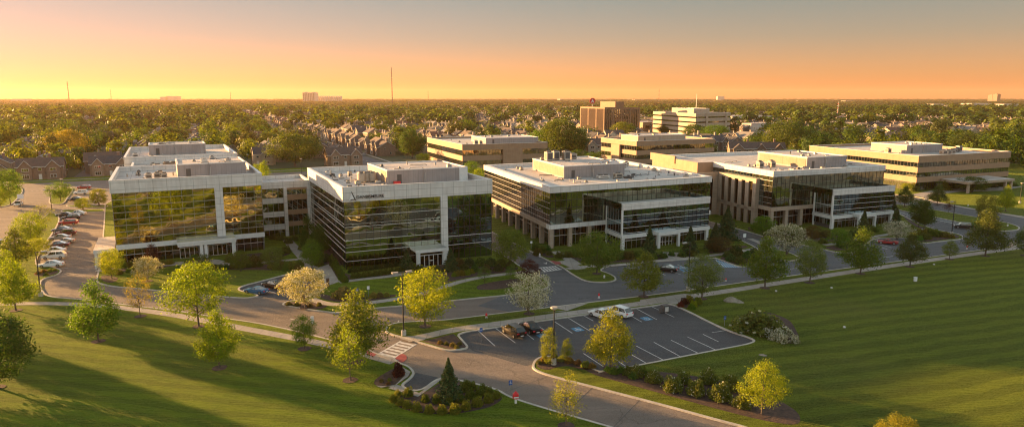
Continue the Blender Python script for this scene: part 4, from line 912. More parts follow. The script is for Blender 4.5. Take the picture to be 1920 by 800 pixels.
sign(1358,612,592,'sign_blue','blue sign on the lawn right of the front lot'); sign(670,560,540,'sign_blue','blue sign beside the curved path, left of a white one'); sign(1898,459,449,'sign_blue','blue sign at the right edge above the footpath')
sign(691,558,536,'sign_white','small white sign on the lawn before the signed office'); sign(1402,620,606,'sign_white','white marker post beside the big spreading shrub',.25,.3)
sign(586,612,592,'sign_white','tall narrow white sign on the road edge beside a small tree',.5,1.2); sign(42,400,364,'sign_white','white notice board on the far left grass corner',1.6,1.4); sign(1395,458,438,'sign_white','red and white sign before the slot-window wall',.9,.9)
sign(1031,462,446,'sign_yellow','yellow sign on the lamp at the corner of the central office',.9,.8)
sign(996,470,452,'sign_white','white sign by the lane mouth left of the central office',.5,.5); sign(1630,428,424,'sign_white','tiny white sign before the right annex',.3,.3) if False else None
sign(627,500,483,'grey_metal','grey sign post beside the path to the signed office') if False else None
x,y=G(967,757); r=root('drive_marker',(x,y,.02),'red pointed marker on a white post beside the exit drive','marker',None,R(10))
MB().box(-.12,.12,-.1,.1,0,.75,'sign_white').build('post',r); q=MB(); q.tube([(0,0,.75),(0,0,1.25)],[.38,.36],'sign_red',8); q.tube([(0,0,1.25),(0,0,1.6)],[.34,.03],'sign_red',8); q.build('marker_head',r); MB().box(-.3,.3,-.41,-.39,.9,1.05,'sign_white').build('sign_bar',r)
def hyd(px,py,h,label,top='sign_red',bot='sign_white',name='marker_post'):
    x,y=G(px,py); r=root(name,(x,y,.0),label,'marker',None)
    MB().tube([(-.14,0,0),(-.05,0,h*.5)],.07,bot,8).build('leg',r); MB().tube([(.14,0,0),(.05,0,h*.5)],.07,bot,8).build('leg',r)
    MB().tube([(0,0,h*.5),(0,0,h*.75),(0,0,h)],[.17,.2,.08],top,10).build('marker_head',r)
hyd(1123,559,.95,'little red-topped white marker standing on the main drive'); hyd(1361,527,.6,'low red marker near the kerb of the main drive on the right'); hyd(1813,467,.85,'red marker on the drive before the rightmost trees')
hyd(912,597,.95,'pale marker with red top on the verge of the grass island','sign_red'); hyd(1012,482,.9,'white round-topped marker at the lane kerb by the central office','sign_white'); hyd(180,504,.8,'small white marker at the kerb left of the leftmost office','sign_white')
hyd(1133,522,.7,'white marker on the teardrop grass island','sign_white'); hyd(1815,387,.7,'white marker beside the upper right footpath','sign_white'); hyd(1889,425,.7,'white marker on the tip of the right verge','sign_white')
def boxthing(px,py,w,d,h,m,label,name,cat,rz=24,extra=None):
    x,y=G(px,py); r=root(name,(x,y,.1),label,cat,None,R(rz)); MB().box(-w/2,w/2,-d/2,d/2,0,h,m).build('cabinet',r)
    MB().box(-w/2-.05,w/2+.05,-d/2-.05,d/2+.05,h+.002,h+.08,extra or m).build('lid',r); return r
r=boxthing(1247,585,1.2,.9,1.1,'equip_dark','black equipment box with a pale front standing in the front lot corner','equipment_box','box'); MB().box(-.35,.3,-.5,-.455,.15,.95,'equip_white').build('front_panel',r); MB().box(-1.15,-.65,-.3,.2,0,.7,'equip_dark').build('small_bin',r)
boxthing(1716,528,.5,.4,.75,'sign_white','white utility box standing alone on the shaded lawn','utility_box','box'); boxthing(1899,463,1.3,.9,1.1,'kerb','pale concrete utility block beside the footpath at the right','utility_block','box')
boxthing(615,538,.5,.5,1.5,'brown_metal','dark brown bin at the corner of the paved walk','litter_bin','bin'); boxthing(1315,577,.5,.4,.4,'kerb','x','x','x') if False else None
for px,py,l in ((1455,547,'white marker stone on the lawn under the first right tree'),(1559,541,'white marker stone mid-lawn right of the centre'),(1583,615,'single white marker stone far out on the shaded lawn'),(1751,497,'small white stone beside the footpath on the right')):
    x,y=G(px,py); o=MB().tube([(0,0,0),(0,0,.16),(0,0,.2)],[.2,.2,.1],'sign_white',8).build('marker_stone',loc=(x,y,.13)); tag(o,l,'stone')
def rock(px,py,w,h,label,seed):
    r=random.Random(seed); x,y=G(px,py); bm=MB(); n=10; rings=[]
    for i in range(6):
        t=i/5; rr=math.cos(t*1.5)*w/2
        rings.append([(rr*math.cos(a*2*math.pi/n)*r.uniform(.85,1.15)*1.3,rr*math.sin(a*2*math.pi/n)*r.uniform(.85,1.15)*.8,t*h*r.uniform(.9,1.1)) for a in range(n)])
    for i in range(5):
        for j in range(n): bm.face([rings[i][j],rings[i][(j+1)%n],rings[i+1][(j+1)%n],rings[i+1][j]],'stone_boulder')
    bm.face(rings[-1],'stone_boulder'); o=bm.build('boulder',loc=(x,y,.1)); tag(o,label,'boulder'); o.rotation_euler=(0,0,R(-20))
rock(1371,566,2.2,.9,'big pale boulder on the shaded lawn',3); rock(1385,568,1.3,.5,'smaller flat boulder against the big pale one',5); rock(1430,667,.9,.22,'flat pale stone on the lawn below the front lot',6)
rock(1563,563,.3,.2,'tiny stone far on the lawn',7) if False else None
# ================================================================ FOLIAGE
def leaf_mesh(name,parts,rand=.75,bias=.55):
    """parts: list of (centers Nx3, size N, mat index); quads with random tilt, biased outward"""
    V=[];Fm=[]; mats=[]
    base=0
    allv=[]; allm=[]
    for cen,size,out,m,asp in parts:
        n=len(cen); nr=rng.normal(size=(n,3)); nr/=np.linalg.norm(nr,axis=1)[:,None]
        nr=nr*rand+out*bias; nr[:,2]+=.15; nr/=np.linalg.norm(nr,axis=1)[:,None]
        t=np.cross(nr,rng.normal(size=(n,3))); t/=np.linalg.norm(t,axis=1)[:,None]+1e-9; b=np.cross(nr,t)
        s=size[:,None]/2
        q=np.stack([cen-t*s*asp-b*s*.35,cen+t*s*.1-b*s,cen+t*s*asp+b*s*.2,cen-t*s*.1+b*s],axis=1)
        allv.append(q.reshape(-1,3)); allm+= [m]*n
    v=np.concatenate(allv); nf=len(v)//4
    me=bpy.data.meshes.new(name); me.vertices.add(len(v)); me.vertices.foreach_set('co',v.astype(np.float32).ravel())
    me.loops.add(nf*4); me.loops.foreach_set('vertex_index',np.arange(nf*4,dtype=np.int32)); me.polygons.add(nf); me.polygons.foreach_set('loop_start',np.arange(nf,dtype=np.int32)*4)
    ml=[];mi=[]
    for m in allm:
        if m not in ml: ml.append(m)
        mi.append(ml.index(m))
    for m in ml: me.materials.append(MATS[m])
    me.polygons.foreach_set('material_index',np.array(mi,dtype=np.int32)); me.update(calc_edges=True); return me
PROF={'round':lambda t:math.sqrt(max(0,1-(2*t-1)**2))**.85,'oval':lambda t:math.sin(math.pi*min(1,t**.75))**.8,'pyr':lambda t:max(0,(min(1,t/.16))**.7*(1-t)**.72*1.12),'cone':lambda t:(1-t)*1.0*min(1,(t+.04)/.06)+.02,'spread':lambda t:math.sin(math.pi*min(1,t*.85+.12))**.55,'col':lambda t:math.sin(math.pi*min(1,t*.9+.06))**.6}
def crown_pts(kind,H,cb,Rr,nc,nl,sig,seed,flat=.7):
    r=np.random.default_rng(seed); C=[];
    ph=r.uniform(0,6.28,3)
    while len(C)<nc:
        t=r.uniform(0,1); p=PROF[kind](t)*Rr
        if r.uniform()>(p/Rr)**1.2+.06: continue
        a=r.uniform(0,2*math.pi); wob=1+.16*math.sin(2*a+ph[0]+3*t)+.12*math.sin(3*a+ph[1]-5*t)+.1*math.sin(7*t+ph[2])
        rad=p*wob*(r.uniform(.15,1)**.45)
        C.append((rad*math.cos(a),rad*math.sin(a),cb+t*(H-cb)))
    C=np.array(C); P=np.repeat(C,nl,axis=0)+r.normal(size=(nc*nl,3))*np.array([sig,sig,sig*flat])
    ctr=np.array([0,0,cb+(H-cb)*.4]); out=P-ctr; out/=np.linalg.norm(out,axis=1)[:,None]+1e-9
    return C,P,out
def limb_mesh(H,cb,C,r0,seed,nl=12,lean=0,multi=1):
    r=random.Random(seed); mb=MB()
    top=cb+(H-cb)*.7
    for k in range(multi):
        ox,oy=(0,0) if multi==1 else (.12*math.cos(k*2.1),.12*math.sin(k*2.1)); sp=0 if multi==1 else .8
        mb.tube([(ox*1.5,oy*1.5,-.05),(ox,oy,.25),(ox*(1+sp*4)+.05,oy*(1+sp*4),cb),(ox*(1+sp*9)+lean,oy*(1+sp*9),cb+(H-cb)*.4),(ox*(1+sp*12)+lean*1.2+.1,oy*(1+sp*12)-.1,top)],[r0*1.5,r0,r0*.8,r0*.5,r0*.12],'bark',8)
    idx=list(range(len(C))); r.shuffle(idx)
    for i in idx[:nl]:
        c=C[i]; z0=max(cb*.85,min(c[2]-.5*math.hypot(c[0],c[1])-.2,top-.4)); f_=.5
        mb.tube([(.04,0,z0),(c[0]*.5,c[1]*.5,z0+(c[2]-z0)*.42+.1),(c[0]*.95,c[1]*.95,c[2])],[r0*.36,r0*.2,.012],'bark',5,False)
    return mb
TP={}
def tree_proto(key,kind,H=9,cb=1.7,Rr=3.6,nc=150,nl=26,sig=.42,ls=.3,seed=1,r0=.14,flower=0,mat_='leaf',limbs=14,multi=1,flat=.7,asp=.62):
    nl=int(nl*1.5); ls*=.9
    C,P,out=crown_pts(kind,H,cb,Rr,nc,nl,sig,seed,flat)
    r=np.random.default_rng(seed+50); n=len(P); sz=r.uniform(.6,1.3,n)*ls
    parts=[(P,sz,out,mat_,asp)]
    if flower:
        k=r.uniform(size=n)<flower; o2=out; parts=[(P[~k],sz[~k],out[~k],mat_,asp),(P[k]*1.03,sz[k]*1.0,out[k],'blossom',.8)]
    o=bpy.data.objects.new('tree',None); COL.objects.link(o)
    c=bpy.data.objects.new('crown',leaf_mesh('crown',parts)); COL.objects.link(c); c.parent=o
    t=limb_mesh(H,cb,C,r0,seed,limbs,multi=multi).build('trunk',o,smooth=True)
    TP[key]=(proto(o),H,Rr)
tree_proto('maple1','pyr',9,1.5,3.7,190,30,.42,.3,1); tree_proto('maple2','pyr',9,1.4,3.8,200,28,.45,.3,2); tree_proto('maple3','pyr',9,1.6,3.5,170,30,.4,.3,3)
tree_proto('round1','round',9,1.9,4.0,200,30,.45,.3,4); tree_proto('round2','round',9,1.7,4.1,190,30,.48,.3,5)
tree_proto('oval1','oval',9,1.5,3.2,170,28,.4,.28,6); tree_proto('oval2','oval',9,1.6,3.3,150,28,.42,.28,7)
tree_proto('sparse1','pyr',9,1.8,3.2,120,15,.42,.24,8,.09,limbs=46); tree_proto('sparse2','oval',9,2.0,3.2,120,13,.42,.24,9,.09,limbs=50)
tree_proto('flower1','round',7.5,1.4,4.0,200,26,.4,.27,10,.14,.4,multi=3); tree_proto('flower2','round',7.5,1.3,3.8,170,24,.4,.26,11,.12,.6,multi=2)
tree_proto('spread1','spread',5,1.0,4.0,150,30,.4,.26,12,.12,multi=3,flat=.45); tree_proto('col1','col',6,.3,1.6,110,24,.3,.22,13,.06)
tree_proto('big1','round',13,2.2,7.2,300,28,.75,.5,14,.34,limbs=20); tree_proto('big2','oval',13,2,6.6,300,28,.75,.5,15,.32,limbs=20); tree_proto('big3','round',13,2,6.8,260,28,.8,.5,16,.3,limbs=16)
# conifers: whorls of drooping branches
def conifer(key,H,Rr,seed,n=2600,loose=0):
    r=np.random.default_rng(seed); t=r.uniform(0,1,n)**1.25; lay=np.round(t*16)/16+r.normal(size=n)*.012; a=r.uniform(0,2*math.pi,n)
    br=Rr*(1-np.clip(lay,0,1))*(.82+.22*np.sin(a*5+lay*23))+.05; u=r.uniform(0,1,n)**.55; rad=br*u
    P=np.stack([rad*np.cos(a),rad*np.sin(a),.25+np.clip(lay,0,1)*H*.97-.16*rad+r.normal(size=n)*(.05+loose)],1)
    out=np.stack([np.cos(a),np.sin(a),np.full(n,.5)],1); out/=np.linalg.norm(out,axis=1)[:,None]
    o=bpy.data.objects.new('conifer',None); COL.objects.link(o); c=bpy.data.objects.new('crown',leaf_mesh('crown',[(P,r.uniform(.2,.42,n),out,'needle',.9)])); COL.objects.link(c); c.parent=o
    MB().tube([(0,0,-.05),(0,0,H*.93)],[.14,.02],'bark',7).build('trunk',o,smooth=True); TP[key]=(proto(o),H,Rr)
conifer('con1',6,1.9,20); conifer('con2',6,1.5,21); conifer('con3',7,3.0,22,4200,.08)
YG=(.115,.17,.008);YEL=(.15,.19,.01);GRN=(.06,.12,.012);DGR=(.035,.07,.012);OLV=(.095,.12,.018);GG=(.085,.12,.04);CNF=(.028,.052,.02);PUR=(.045,.012,.014);ORG=(.13,.12,.02);FLW=(.09,.1,.03)
def tree(key,px,py,ty,wpx,col,label,name='maple_tree',group=None,ring=True,cat='tree'):
    x,y=G(px,py); h=hgt(px,py,ty); m=mpp(py); w=wpx*m/2
    p,H0,R0=TP[key]; rz=rng.uniform(0,6.28); s=w/R0*.98; o=dup(p,(x,y,.13),rz,(s,s,h/H0),label,cat,group,col); o.name=name
    if ring:
        n=18; rr=.95; sheet('mulch_ring',[(x+rr*math.cos(k*2*math.pi/n)*random.uniform(.9,1.1),y+rr*math.sin(k*2*math.pi/n)*random.uniform(.9,1.1)) for k in range(n)],.164,'mulch')
    return o
FT='young trees planted along the front lawns'
tree('maple2',185,641,528,92,GRN,'dense green tree on the left lawn casting a broad shadow','lawn_tree',FT); tree('maple1',30,583,486,78,YG,'yellow-green tree by the left end of the curved footpath','lawn_tree',FT)
tree('big3',-6,728,596,136,DGR,'big dark tree cut by the left picture edge','lawn_tree',FT); tree('sparse2',263,594,512,52,ORG,'thin orange-green sapling beside the curved footpath','lawn_tree',FT)
tree('round1',373,613,496,104,YG,'large bright yellow-green tree before the leftmost office','lawn_tree',FT); tree('maple3',412,691,583,86,YG,'bright green young tree alone low on the left lawn','lawn_tree',FT)
tree('oval1',571,655,591,46,GRN,'small round green tree on the path edge near the tall white sign','lawn_tree',FT); tree('maple1',672,680,547,122,(.085,.115,.014),'large green tree beside the red crossing pad','lawn_tree',FT)
tree('sparse1',657,714,602,72,YG,'airy yellow-green tree in front of the large one by the crossing','lawn_tree',FT); tree('round2',797,613,509,102,YEL,'bright yellow tree on the grass island by the twin lamp','lawn_tree',FT)
tree('flower2',992,589,516,82,FLW,'white blossoming tree on the narrow verge above the front lot','blossom_tree',FT); tree('flower1',573,578,508,76,(.15,.16,.05),'cream-yellow blossoming tree in the bed before the signed office','blossom_tree',FT)
tree('maple3',1207,557,474,84,OLV,'olive half-leafed tree between main drive and footpath','lawn_tree',FT); tree('oval1',1316,561,476,68,GG,'grey-green tree just right of the verge lamp','lawn_tree',FT)
tree('maple3',1434,541,446,80,(.07,.11,.012),'full green tree, first of the row on the shaded right lawn','lawn_tree',FT); tree('oval1',1518,531,450,60,GG,'greyish thin tree, second in the right lawn row','lawn_tree',FT)
tree('maple2',1613,514,428,76,(.06,.1,.014),'dense green tree, third in the right lawn row','lawn_tree',FT); tree('maple3',1706,501,438,58,(.05,.07,.02),'mid-size dark tree, fourth in the right lawn row','lawn_tree',FT)
tree('oval2',1780,487,451,28,GG,'smallest sapling of the right lawn row','lawn_tree',FT); tree('maple1',1847,481,393,74,(.055,.075,.02),'tall layered tree near the right end of the row','lawn_tree',FT); tree('oval1',1922,480,425,44,DGR,'tree cut by the right picture edge','lawn_tree',FT)
tree('maple2',1145,691,582,98,(.13,.15,.014),'leafy yellow-green tree at the near edge of the front lot','lawn_tree',FT); tree('sparse1',1061,800,692,78,(.13,.15,.02),'airy tree at the bottom beside the exit drive','lawn_tree',FT)
tree('oval2',1428,778,676,76,YEL,'brilliant yellow tree in the shrub bed of the right lawn','lawn_tree',FT); tree('round1',1682,868,782,76,(.14,.14,.02),'crown tip showing at the bottom right','lawn_tree',FT)
[tree(k,px,py,ty,w,GRN,l,'lawn_tree',FT) for k,px,py,ty,w,l in (('maple1',-75,655,545,84,'first young tree beyond the left picture edge shading the lawn'),('maple3',-150,618,515,72,'second young tree beyond the left picture edge shading the lawn'),('round1',-190,720,590,100,'third young tree beyond the left picture edge shading the lawn'))]
GA='trees around the offices'
tree('maple3',33,505,430,66,(.07,.1,.01),'dark green tree on the left strip beside the lamp','strip_tree',GA); tree('round2',60,462,400,56,YG,'yellow-green tree on the left strip above the dark one','strip_tree',GA); tree('sparse2',80,432,383,50,OLV,'olive round tree at the top of the left strip','strip_tree',GA)
tree('maple1',16,545,470,60,YG,'yellow tree low on the left strip behind the footpath tree','strip_tree',GA,False); tree('round1',72,486,448,40,YEL,'small yellow tree beside the kerb of the left row','strip_tree',GA,False)
tree('spread1',156,394,373,32,YEL,'small golden tree on the narrow island left of the leftmost office','island_tree',GA); tree('spread1',186,386,356,36,OLV,'umbrella-shaped tree on the narrow island left of the leftmost office','island_tree',GA)
tree('round1',20,384,319,46,GRN,'dark round tree at the far left corner of the left road','strip_tree',GA,False); tree('round2',114,378,343,42,GRN,'bushy tree in the small far left grass triangle','strip_tree',GA,False); tree('oval1',2,390,350,30,YG,'yellowish tree at the far left edge above the road','strip_tree',GA,False)
tree('round2',210,523,469,48,YEL,'golden tree at the left nose of the office lawn','lawn_tree',GA); tree('flower1',277,528,484,44,(.14,.15,.04),'pale flowering tree on the office lawn at the left','blossom_tree',GA); tree('oval2',288,503,457,30,PUR,'dark purple tree against the leftmost office','purple_tree',GA,False)
tree('spread1',371,508,480,58,(.05,.08,.012),'flat-topped green tree before the leftmost entrance','ornamental_tree',GA,False); tree('spread1',452,509,473,40,(.06,.09,.014),'low rounded tree right of the leftmost entrance','ornamental_tree',GA,False); tree('spread1',512,502,466,44,GG,'grey-green low tree before the link block','ornamental_tree',GA,False)
tree('oval1',585,506,449,40,GRN,'slim green tree left of the signed office','garden_tree',GA,False); tree('maple2',580,470,405,40,DGR,'dark tree in the gap between the two left offices','garden_tree',GA,False); tree('maple1',602,482,420,38,DGR,'second dark tree against the signed office flank','garden_tree',GA,False)
tree('con2',763,509,470,38,CNF,'dark conifer left of the signed office entrance','conifer',GA,False); tree('con1',845,508,467,40,CNF,'dark conifer right of the signed office entrance','conifer',GA,False)
tree('round1',958,502,433,72,(.075,.11,.015),'fresh green tree on the lane corner right of the signed office','garden_tree',GA,False); tree('oval2',991,529,485,38,PUR,'dark purple tree at the lane crossing','purple_tree',GA,False)
tree('sparse2',908,534,500,30,GRN,'left one of two little trees on the lawn before the signed office','garden_tree',GA,False); tree('sparse1',958,530,492,30,GRN,'right one of two little trees on the lawn before the signed office','garden_tree',GA,False)
tree('round2',1119,514,438,78,(.06,.1,.014),'broad green tree on the teardrop island','garden_tree',GA); 
tree('con1',1217,483,426,40,CNF,'dark conifer left of the central annex entrance','conifer',GA,False); tree('con2',1293,478,427,40,CNF,'dark conifer right of the central annex entrance','conifer',GA,False)
tree('con3',1362,450,391,62,CNF,'wide dark pine before the slot-window wall','conifer',GA,False); tree('con3',1340,470,420,52,(.03,.045,.018),'lower dark pine right of the central annex','conifer',GA,False); tree('spread1',1350,474,447,54,(.06,.045,.02),'reddish-brown low tree by the hatched bay','ornamental_tree',GA,False)
tree('flower1',1475,477,423,64,(.07,.08,.03),'white blossoming tree on the small island of the second lane','blossom_tree',GA,False); tree('spread1',1432,445,408,46,GRN,'low green tree at the corner of the right glass office','ornamental_tree',GA,False)
tree('spread1',1523,452,425,32,(.07,.05,.02),'rusty small tree before the right glass office','ornamental_tree',GA,False); tree('spread1',1571,463,431,42,GRN,'light green low tree before the right annex','ornamental_tree',GA,False)
tree('con1',1618,440,396,36,CNF,'dark conifer before the right annex door','conifer',GA,False); tree('con2',1669,412,352,30,CNF,'tall dark conifer at the right end of the right annex','conifer',GA,False); tree('con1',1679,430,391,34,CNF,'small dark conifer in the right planting bed','conifer',GA,False)
tree('flower2',1682,449,416,46,(.05,.065,.03),'pale flowering tree in the bed right of the right annex','blossom_tree',GA,False); tree('round1',1722,427,375,36,DGR,'left one of two dark trees in the upper right lot bed','garden_tree',GA,False); tree('maple2',1732,430,374,38,DGR,'right one of two dark trees in the upper right lot bed','garden_tree',GA,False)
tree('maple3',1696,388,350,34,(.045,.07,.02),'dark tree on the right verge beside the road','verge_tree',GA); tree('maple1',1757,384,346,34,(.045,.07,.02),'tree on the far verge before the banded office','verge_tree',GA); tree('sparse1',1778,399,374,20,PUR,'small purple sapling on the right verge','purple_tree',GA,False)
tree('maple2',1885,397,349,32,YEL,'golden tree on the far right lawn','verge_tree',GA); tree('round2',1848,428,367,42,(.09,.1,.015),'tree on the right verge behind the tall layered one','verge_tree',GA)
tree('spread1',1822,361,333,52,(.05,.08,.015),'flat wide tree before the canopy of the far right office','ornamental_tree',GA,False); tree('con1',1771,357,338,30,(.12,.11,.015),'golden conifer before the far right office','conifer',GA,False); tree('round1',1700,358,344,22,YEL,'golden bush tree at the corner of the far right office','ornamental_tree',GA,False)
tree('con3',842,750,676,72,CNF,'dark conifer rising from the round shrub bed at the bottom','conifer',None,False); tree('sparse2',1912,352,300,26,DGR,'x','x',None) if False else None
tree('col1',1029,684,617,32,(.11,.135,.02),'narrow yellow columnar tree beside the lot lamp','columnar_tree',None,False); tree('col1',1063,680,637,22,(.1,.13,.02),'smaller yellow columnar shrub tree in the lot nose','columnar_tree',None,False)
# big mid-distance trees
BG='big old trees beyond the offices'
for k,px,py,ty,w,c,l in (('big1',128,303,246,66,(.16,.14,.02),'huge golden tree behind the left brown townhouses'),('big1',553,312,253,90,(.055,.08,.014),'huge round oak behind the link block'),('big2',773,296,243,52,DGR,'very dark big tree right of the avenue'),('big3',1050,294,226,72,(.05,.075,.014),'tall green tree left of the brown tower'),('big2',1078,292,240,60,DGR,'dark big tree below the brown tower'),
   ('big1',1012,290,245,40,GRN,'rounded tree between two banded offices'),('big1',1168,262,230,44,OLV,'olive tree at the foot of the brown tower'),('big2',1250,252,235,40,DGR,'tree before the cream office, left half'),('big1',1300,262,234,42,DGR,'dark tree before the cream office corner'),('big3',1340,266,236,60,GRN,'broad tree right of the cream office corner'),
   ('big1',1468,292,230,80,(.05,.075,.016),'large tree group crown behind the right glass office'),('big2',1510,290,238,70,DGR,'dark broad tree left of the far right office'),('big3',1830,290,250,100,(.045,.07,.015),'wide tree behind the far right office roof'),('big1',1735,272,246,50,GRN,'round tree behind the penthouse of the far right office'),('big2',1880,300,256,70,DGR,'dark tree at the right edge behind the far right office'),
   ('big1',1770,280,250,44,DGR,'dark round tree left of the wide one behind the far right office'),('big3',60,322,283,50,GRN,'x')):
    if l!='x': tree(k,px,py,ty,w,c,l,'big_tree',BG,False)
for k,px,py,ty,w,c,l in (('round1',1132,300,283,30,YG,'yellow bushy tree behind the central office roof, left one'),('round2',1085,300,281,32,DGR,'dark bushy tree behind the central office roof'),('round2',1110,302,286,26,GRN,'green bush tree behind the central office roof, right one'),('round1',795,310,288,28,YG,'bright small tree beside the signed office roof'),('round2',885,335,303,30,GRN,'green tree in the gap right of the signed office roof'),('round2',900,345,316,26,YG,'lower green tree in the gap right of the signed office roof'),
   ('col1',497,352,303,20,YG,'yellow slim tree behind the link block'),('round1',485,345,308,26,YG,'golden low tree right of the leftmost roof'),('round1',1660,300,284,30,DGR,'dark bush behind the far right office, left side')):
    tree(k,px,py,ty,w,c,l,'small_tree','small trees behind the offices',False)
# ---- shrubs
def shrub_proto(key,n,seed,ls=.2,flower=0,core=True,mat_='leaf',boxy=.0):
    r=np.random.default_rng(seed); d=r.normal(size=(n,3)); d/=np.linalg.norm(d,axis=1)[:,None]; d[:,2]=np.abs(d[:,2])
    wob=1+.13*np.sin(d[:,0]*6+seed)+.1*np.sin(d[:,1]*8+seed*2)+.08*np.sin(d[:,2]*9)
    rad=r.uniform(.82,1.04,n)*wob
    P=np.stack([d[:,0]*rad,d[:,1]*rad,d[:,2]*rad*.95+.06],1)
    if boxy: P[:,:2]=np.sign(P[:,:2])*np.abs(P[:,:2])**(1-boxy); 
    sz=r.uniform(.6,1.3,n)*ls; parts=[(P,sz,d,mat_,.7)]
    if flower: k=r.uniform(size=n)<flower; parts=[(P[~k],sz[~k],d[~k],mat_,.7),(P[k]*1.04,sz[k],d[k],'blossom',.8)]
    # dense inside so nothing shows through
    m=260; e=r.normal(size=(m,3)); e/=np.linalg.norm(e,axis=1)[:,None]; e[:,2]=np.abs(e[:,2]); Q=e*.7*r.uniform(.6,1,(m,1)); parts.append((Q,np.full(m,.6),e,mat_,.8))
    me=leaf_mesh('shrub',parts); return me
SH={'box':shrub_proto('box',900,31,.16),'loose':shrub_proto('loose',700,32,.24),'loose2':shrub_proto('loose2',700,33,.24),'white':shrub_proto('white',900,34,.2,.55),'speck':shrub_proto('speck',1300,35,.15,.05),'low':shrub_proto('low',800,36,.2)}
def shrub(key,px,py,wpx,hpx,col,label,group,name='shrub',dy=0):
    x,y=G(px,py); m=mpp(py); r=wpx*m/2; h=hpx*m*1.02
    o=bpy.data.objects.new(name,SH[key]); o.location=(x,y+r*.6,.13); o.scale=(r,r,h); o.rotation_euler=(0,0,rng.uniform(0,6.28)); o.color=(*col,1); COL.objects.link(o); tag(o,label,'shrub',group); return o
BX=(.1,.115,.018)
grp='rounded boxwoods in the ring bed at the bottom'
for i,(px,py,w) in enumerate(((738,756,20),(750,762,20),(763,768,22),(781,774,24),(804,778,24),(828,779,24),(852,778,26),(874,771,24),(895,765,26),(915,757,24),(931,749,20),(765,746,24),(745,745,16),(796,756,20),(818,758,22),(842,760,22),(862,757,22),(882,750,24),(900,745,24),(917,742,20),(868,737,22),(885,733,22),(852,745,16),(874,727,18),(905,733,16))):
    shrub('box',px,py,w*.84,w*.66,BX if i<13 else (.065,.09,.015),'rounded green boxwood in the ring of the bottom shrub bed',grp,'boxwood')
grp='big speckled shrubs in the right lawn bed'
for i,(px,py,w,h) in enumerate(((1262,737,38,28),(1308,745,34,30),(1355,755,42,34),(1228,720,30,22),(1282,722,28,24),(1330,722,34,28),(1372,735,34,30),(1395,768,34,26),(1193,710,28,22),(1410,742,30,24))):
    shrub('speck',px,py,w,h*.85,(.085,.105,.025),'large speckled green shrub in the long bed of the right lawn',grp)
shrub('speck',1432,630,92,34,(.08,.1,.03),'very wide speckled shrub on the right lawn',None,'spreading_shrub')
for i,(px,py,w,h) in enumerate(((1441,633,22,14),(1462,636,22,15),(1480,634,18,13),(1470,645,20,13),(1492,645,16,12),(1425,622,18,12),(1452,640,18,12))): shrub('white',px,py,w,h,(.1,.11,.05),'low white flowering shrub at the tip of the right lawn bed','white flowering shrubs','flowering_shrub')
for i,(px,py,w,h,c) in enumerate(((1284,572,16,10,(.06,.02,.015)),(1293,569,16,12,ORG),(1302,577,14,10,YEL),(1310,572,14,12,OLV),(1277,577,12,8,MAROON),(1298,582,14,9,GRN))): shrub('low',px,py,w,h,c,'small mixed shrub in the bed at the top corner of the front lot','shrubs at the front lot corner')
grp='clipped hedge balls before the signed office'
for i in range(13): shrub('box',662+i*10.2,524-i*1.35,12,10,(.055,.075,.015),'clipped round bush in the front hedge of the signed office',grp,'hedge_bush')
for i in range(12): shrub('box',657+i*9.5,513-i*1.3,11,8,(.03,.045,.012),'dark small bush against the glass of the signed office','dark bushes along the glass','hedge_bush')
grp='bushes of the diagonal hedge left of the signed office'
for i in range(8): shrub('box',645-i*3.6,531-i*5.6,15-i*.4,12,(.05,.085,.012),'green bush in the diagonal hedge left of the signed office',grp,'hedge_bush')
def strewn(lst,key,c,label,group,name='shrub'):
    for (px,py,w,h) in lst: shrub(key,px,py,w,h,tuple(v*random.uniform(1.05,1.8) for v in c),label,group,name)
strewn([(402+i*10.5,507-i*.7,11,9) for i in range(9)],'box',(.03,.05,.015),'dark round bush edging the path of the leftmost office','bushes along the leftmost office path')
strewn([(508,505,14,9),(518,504,14,10),(528,503,15,11),(537,505,16,13),(548,507,18,15),(525,508,12,9),(534,510,12,9),(515,508,10,7),(557,508,12,10),(562,499,14,10)],'box',(.06,.085,.02),'bright round bush in the bed before the link block','bright bushes before the link block')
strewn([(430,492,22,10),(475,495,24,12),(495,490,22,12),(520,480,20,12),(535,476,18,12),(460,496,18,9),(540,458,16,10),(525,452,16,9),(510,450,14,8),(552,452,12,8)],'low',(.04,.065,.015),'loose green bush between the leftmost office and the link path','loose bushes by the link path')
strewn([(230,504,16,10),(243,502,16,9),(255,503,14,9),(268,500,14,9),(222,500,20,18),(240,512,12,7),(222,516,12,7),(250,510,12,8),(300,498,16,8),(316,497,14,8)],'low',(.07,.085,.015),'low bush along the wall of the leftmost office','bushes along the leftmost office wall')
strewn([(575,484,22,14),(590,478,22,16),(600,492,20,16),(612,492,18,12),(597,500,16,10),(568,470,18,14),(625,500,16,14),(585,462,18,14)],'loose',(.035,.055,.015),'dark garden bush between the two left offices','garden bushes between the left offices')
strewn([(860,500,22,12),(880,500,22,12),(900,500,22,13),(920,501,22,13),(940,502,22,13),(958,505,20,12),(870,508,18,10),(890,511,18,11),(912,511,18,11),(935,510,18,11),(790,511,16,9),(800,517,14,8),(815,510,20,8),(780,517,12,7)],'loose',(.04,.055,.018),'garden bush in the bed right of the signed office entrance','garden bushes right of the signed entrance')
strewn([(856,519,15,9),(866,518,14,9),(876,517,14,9),(851,520,10,7),(884,514,12,8)],'box',(.07,.095,.015),'bright clipped bush right of the signed entrance','bright clipped bushes by the path')
strewn([(642,560,22,10),(655,561,22,12),(668,560,16,10),(680,559,14,8),(700,560,16,9),(712,559,14,8),(724,558,12,7),(640,553,14,8)],'loose2',(.09,.085,.03),'grassy tuft in the curved bed before the signed office','grass tufts in the curved bed')
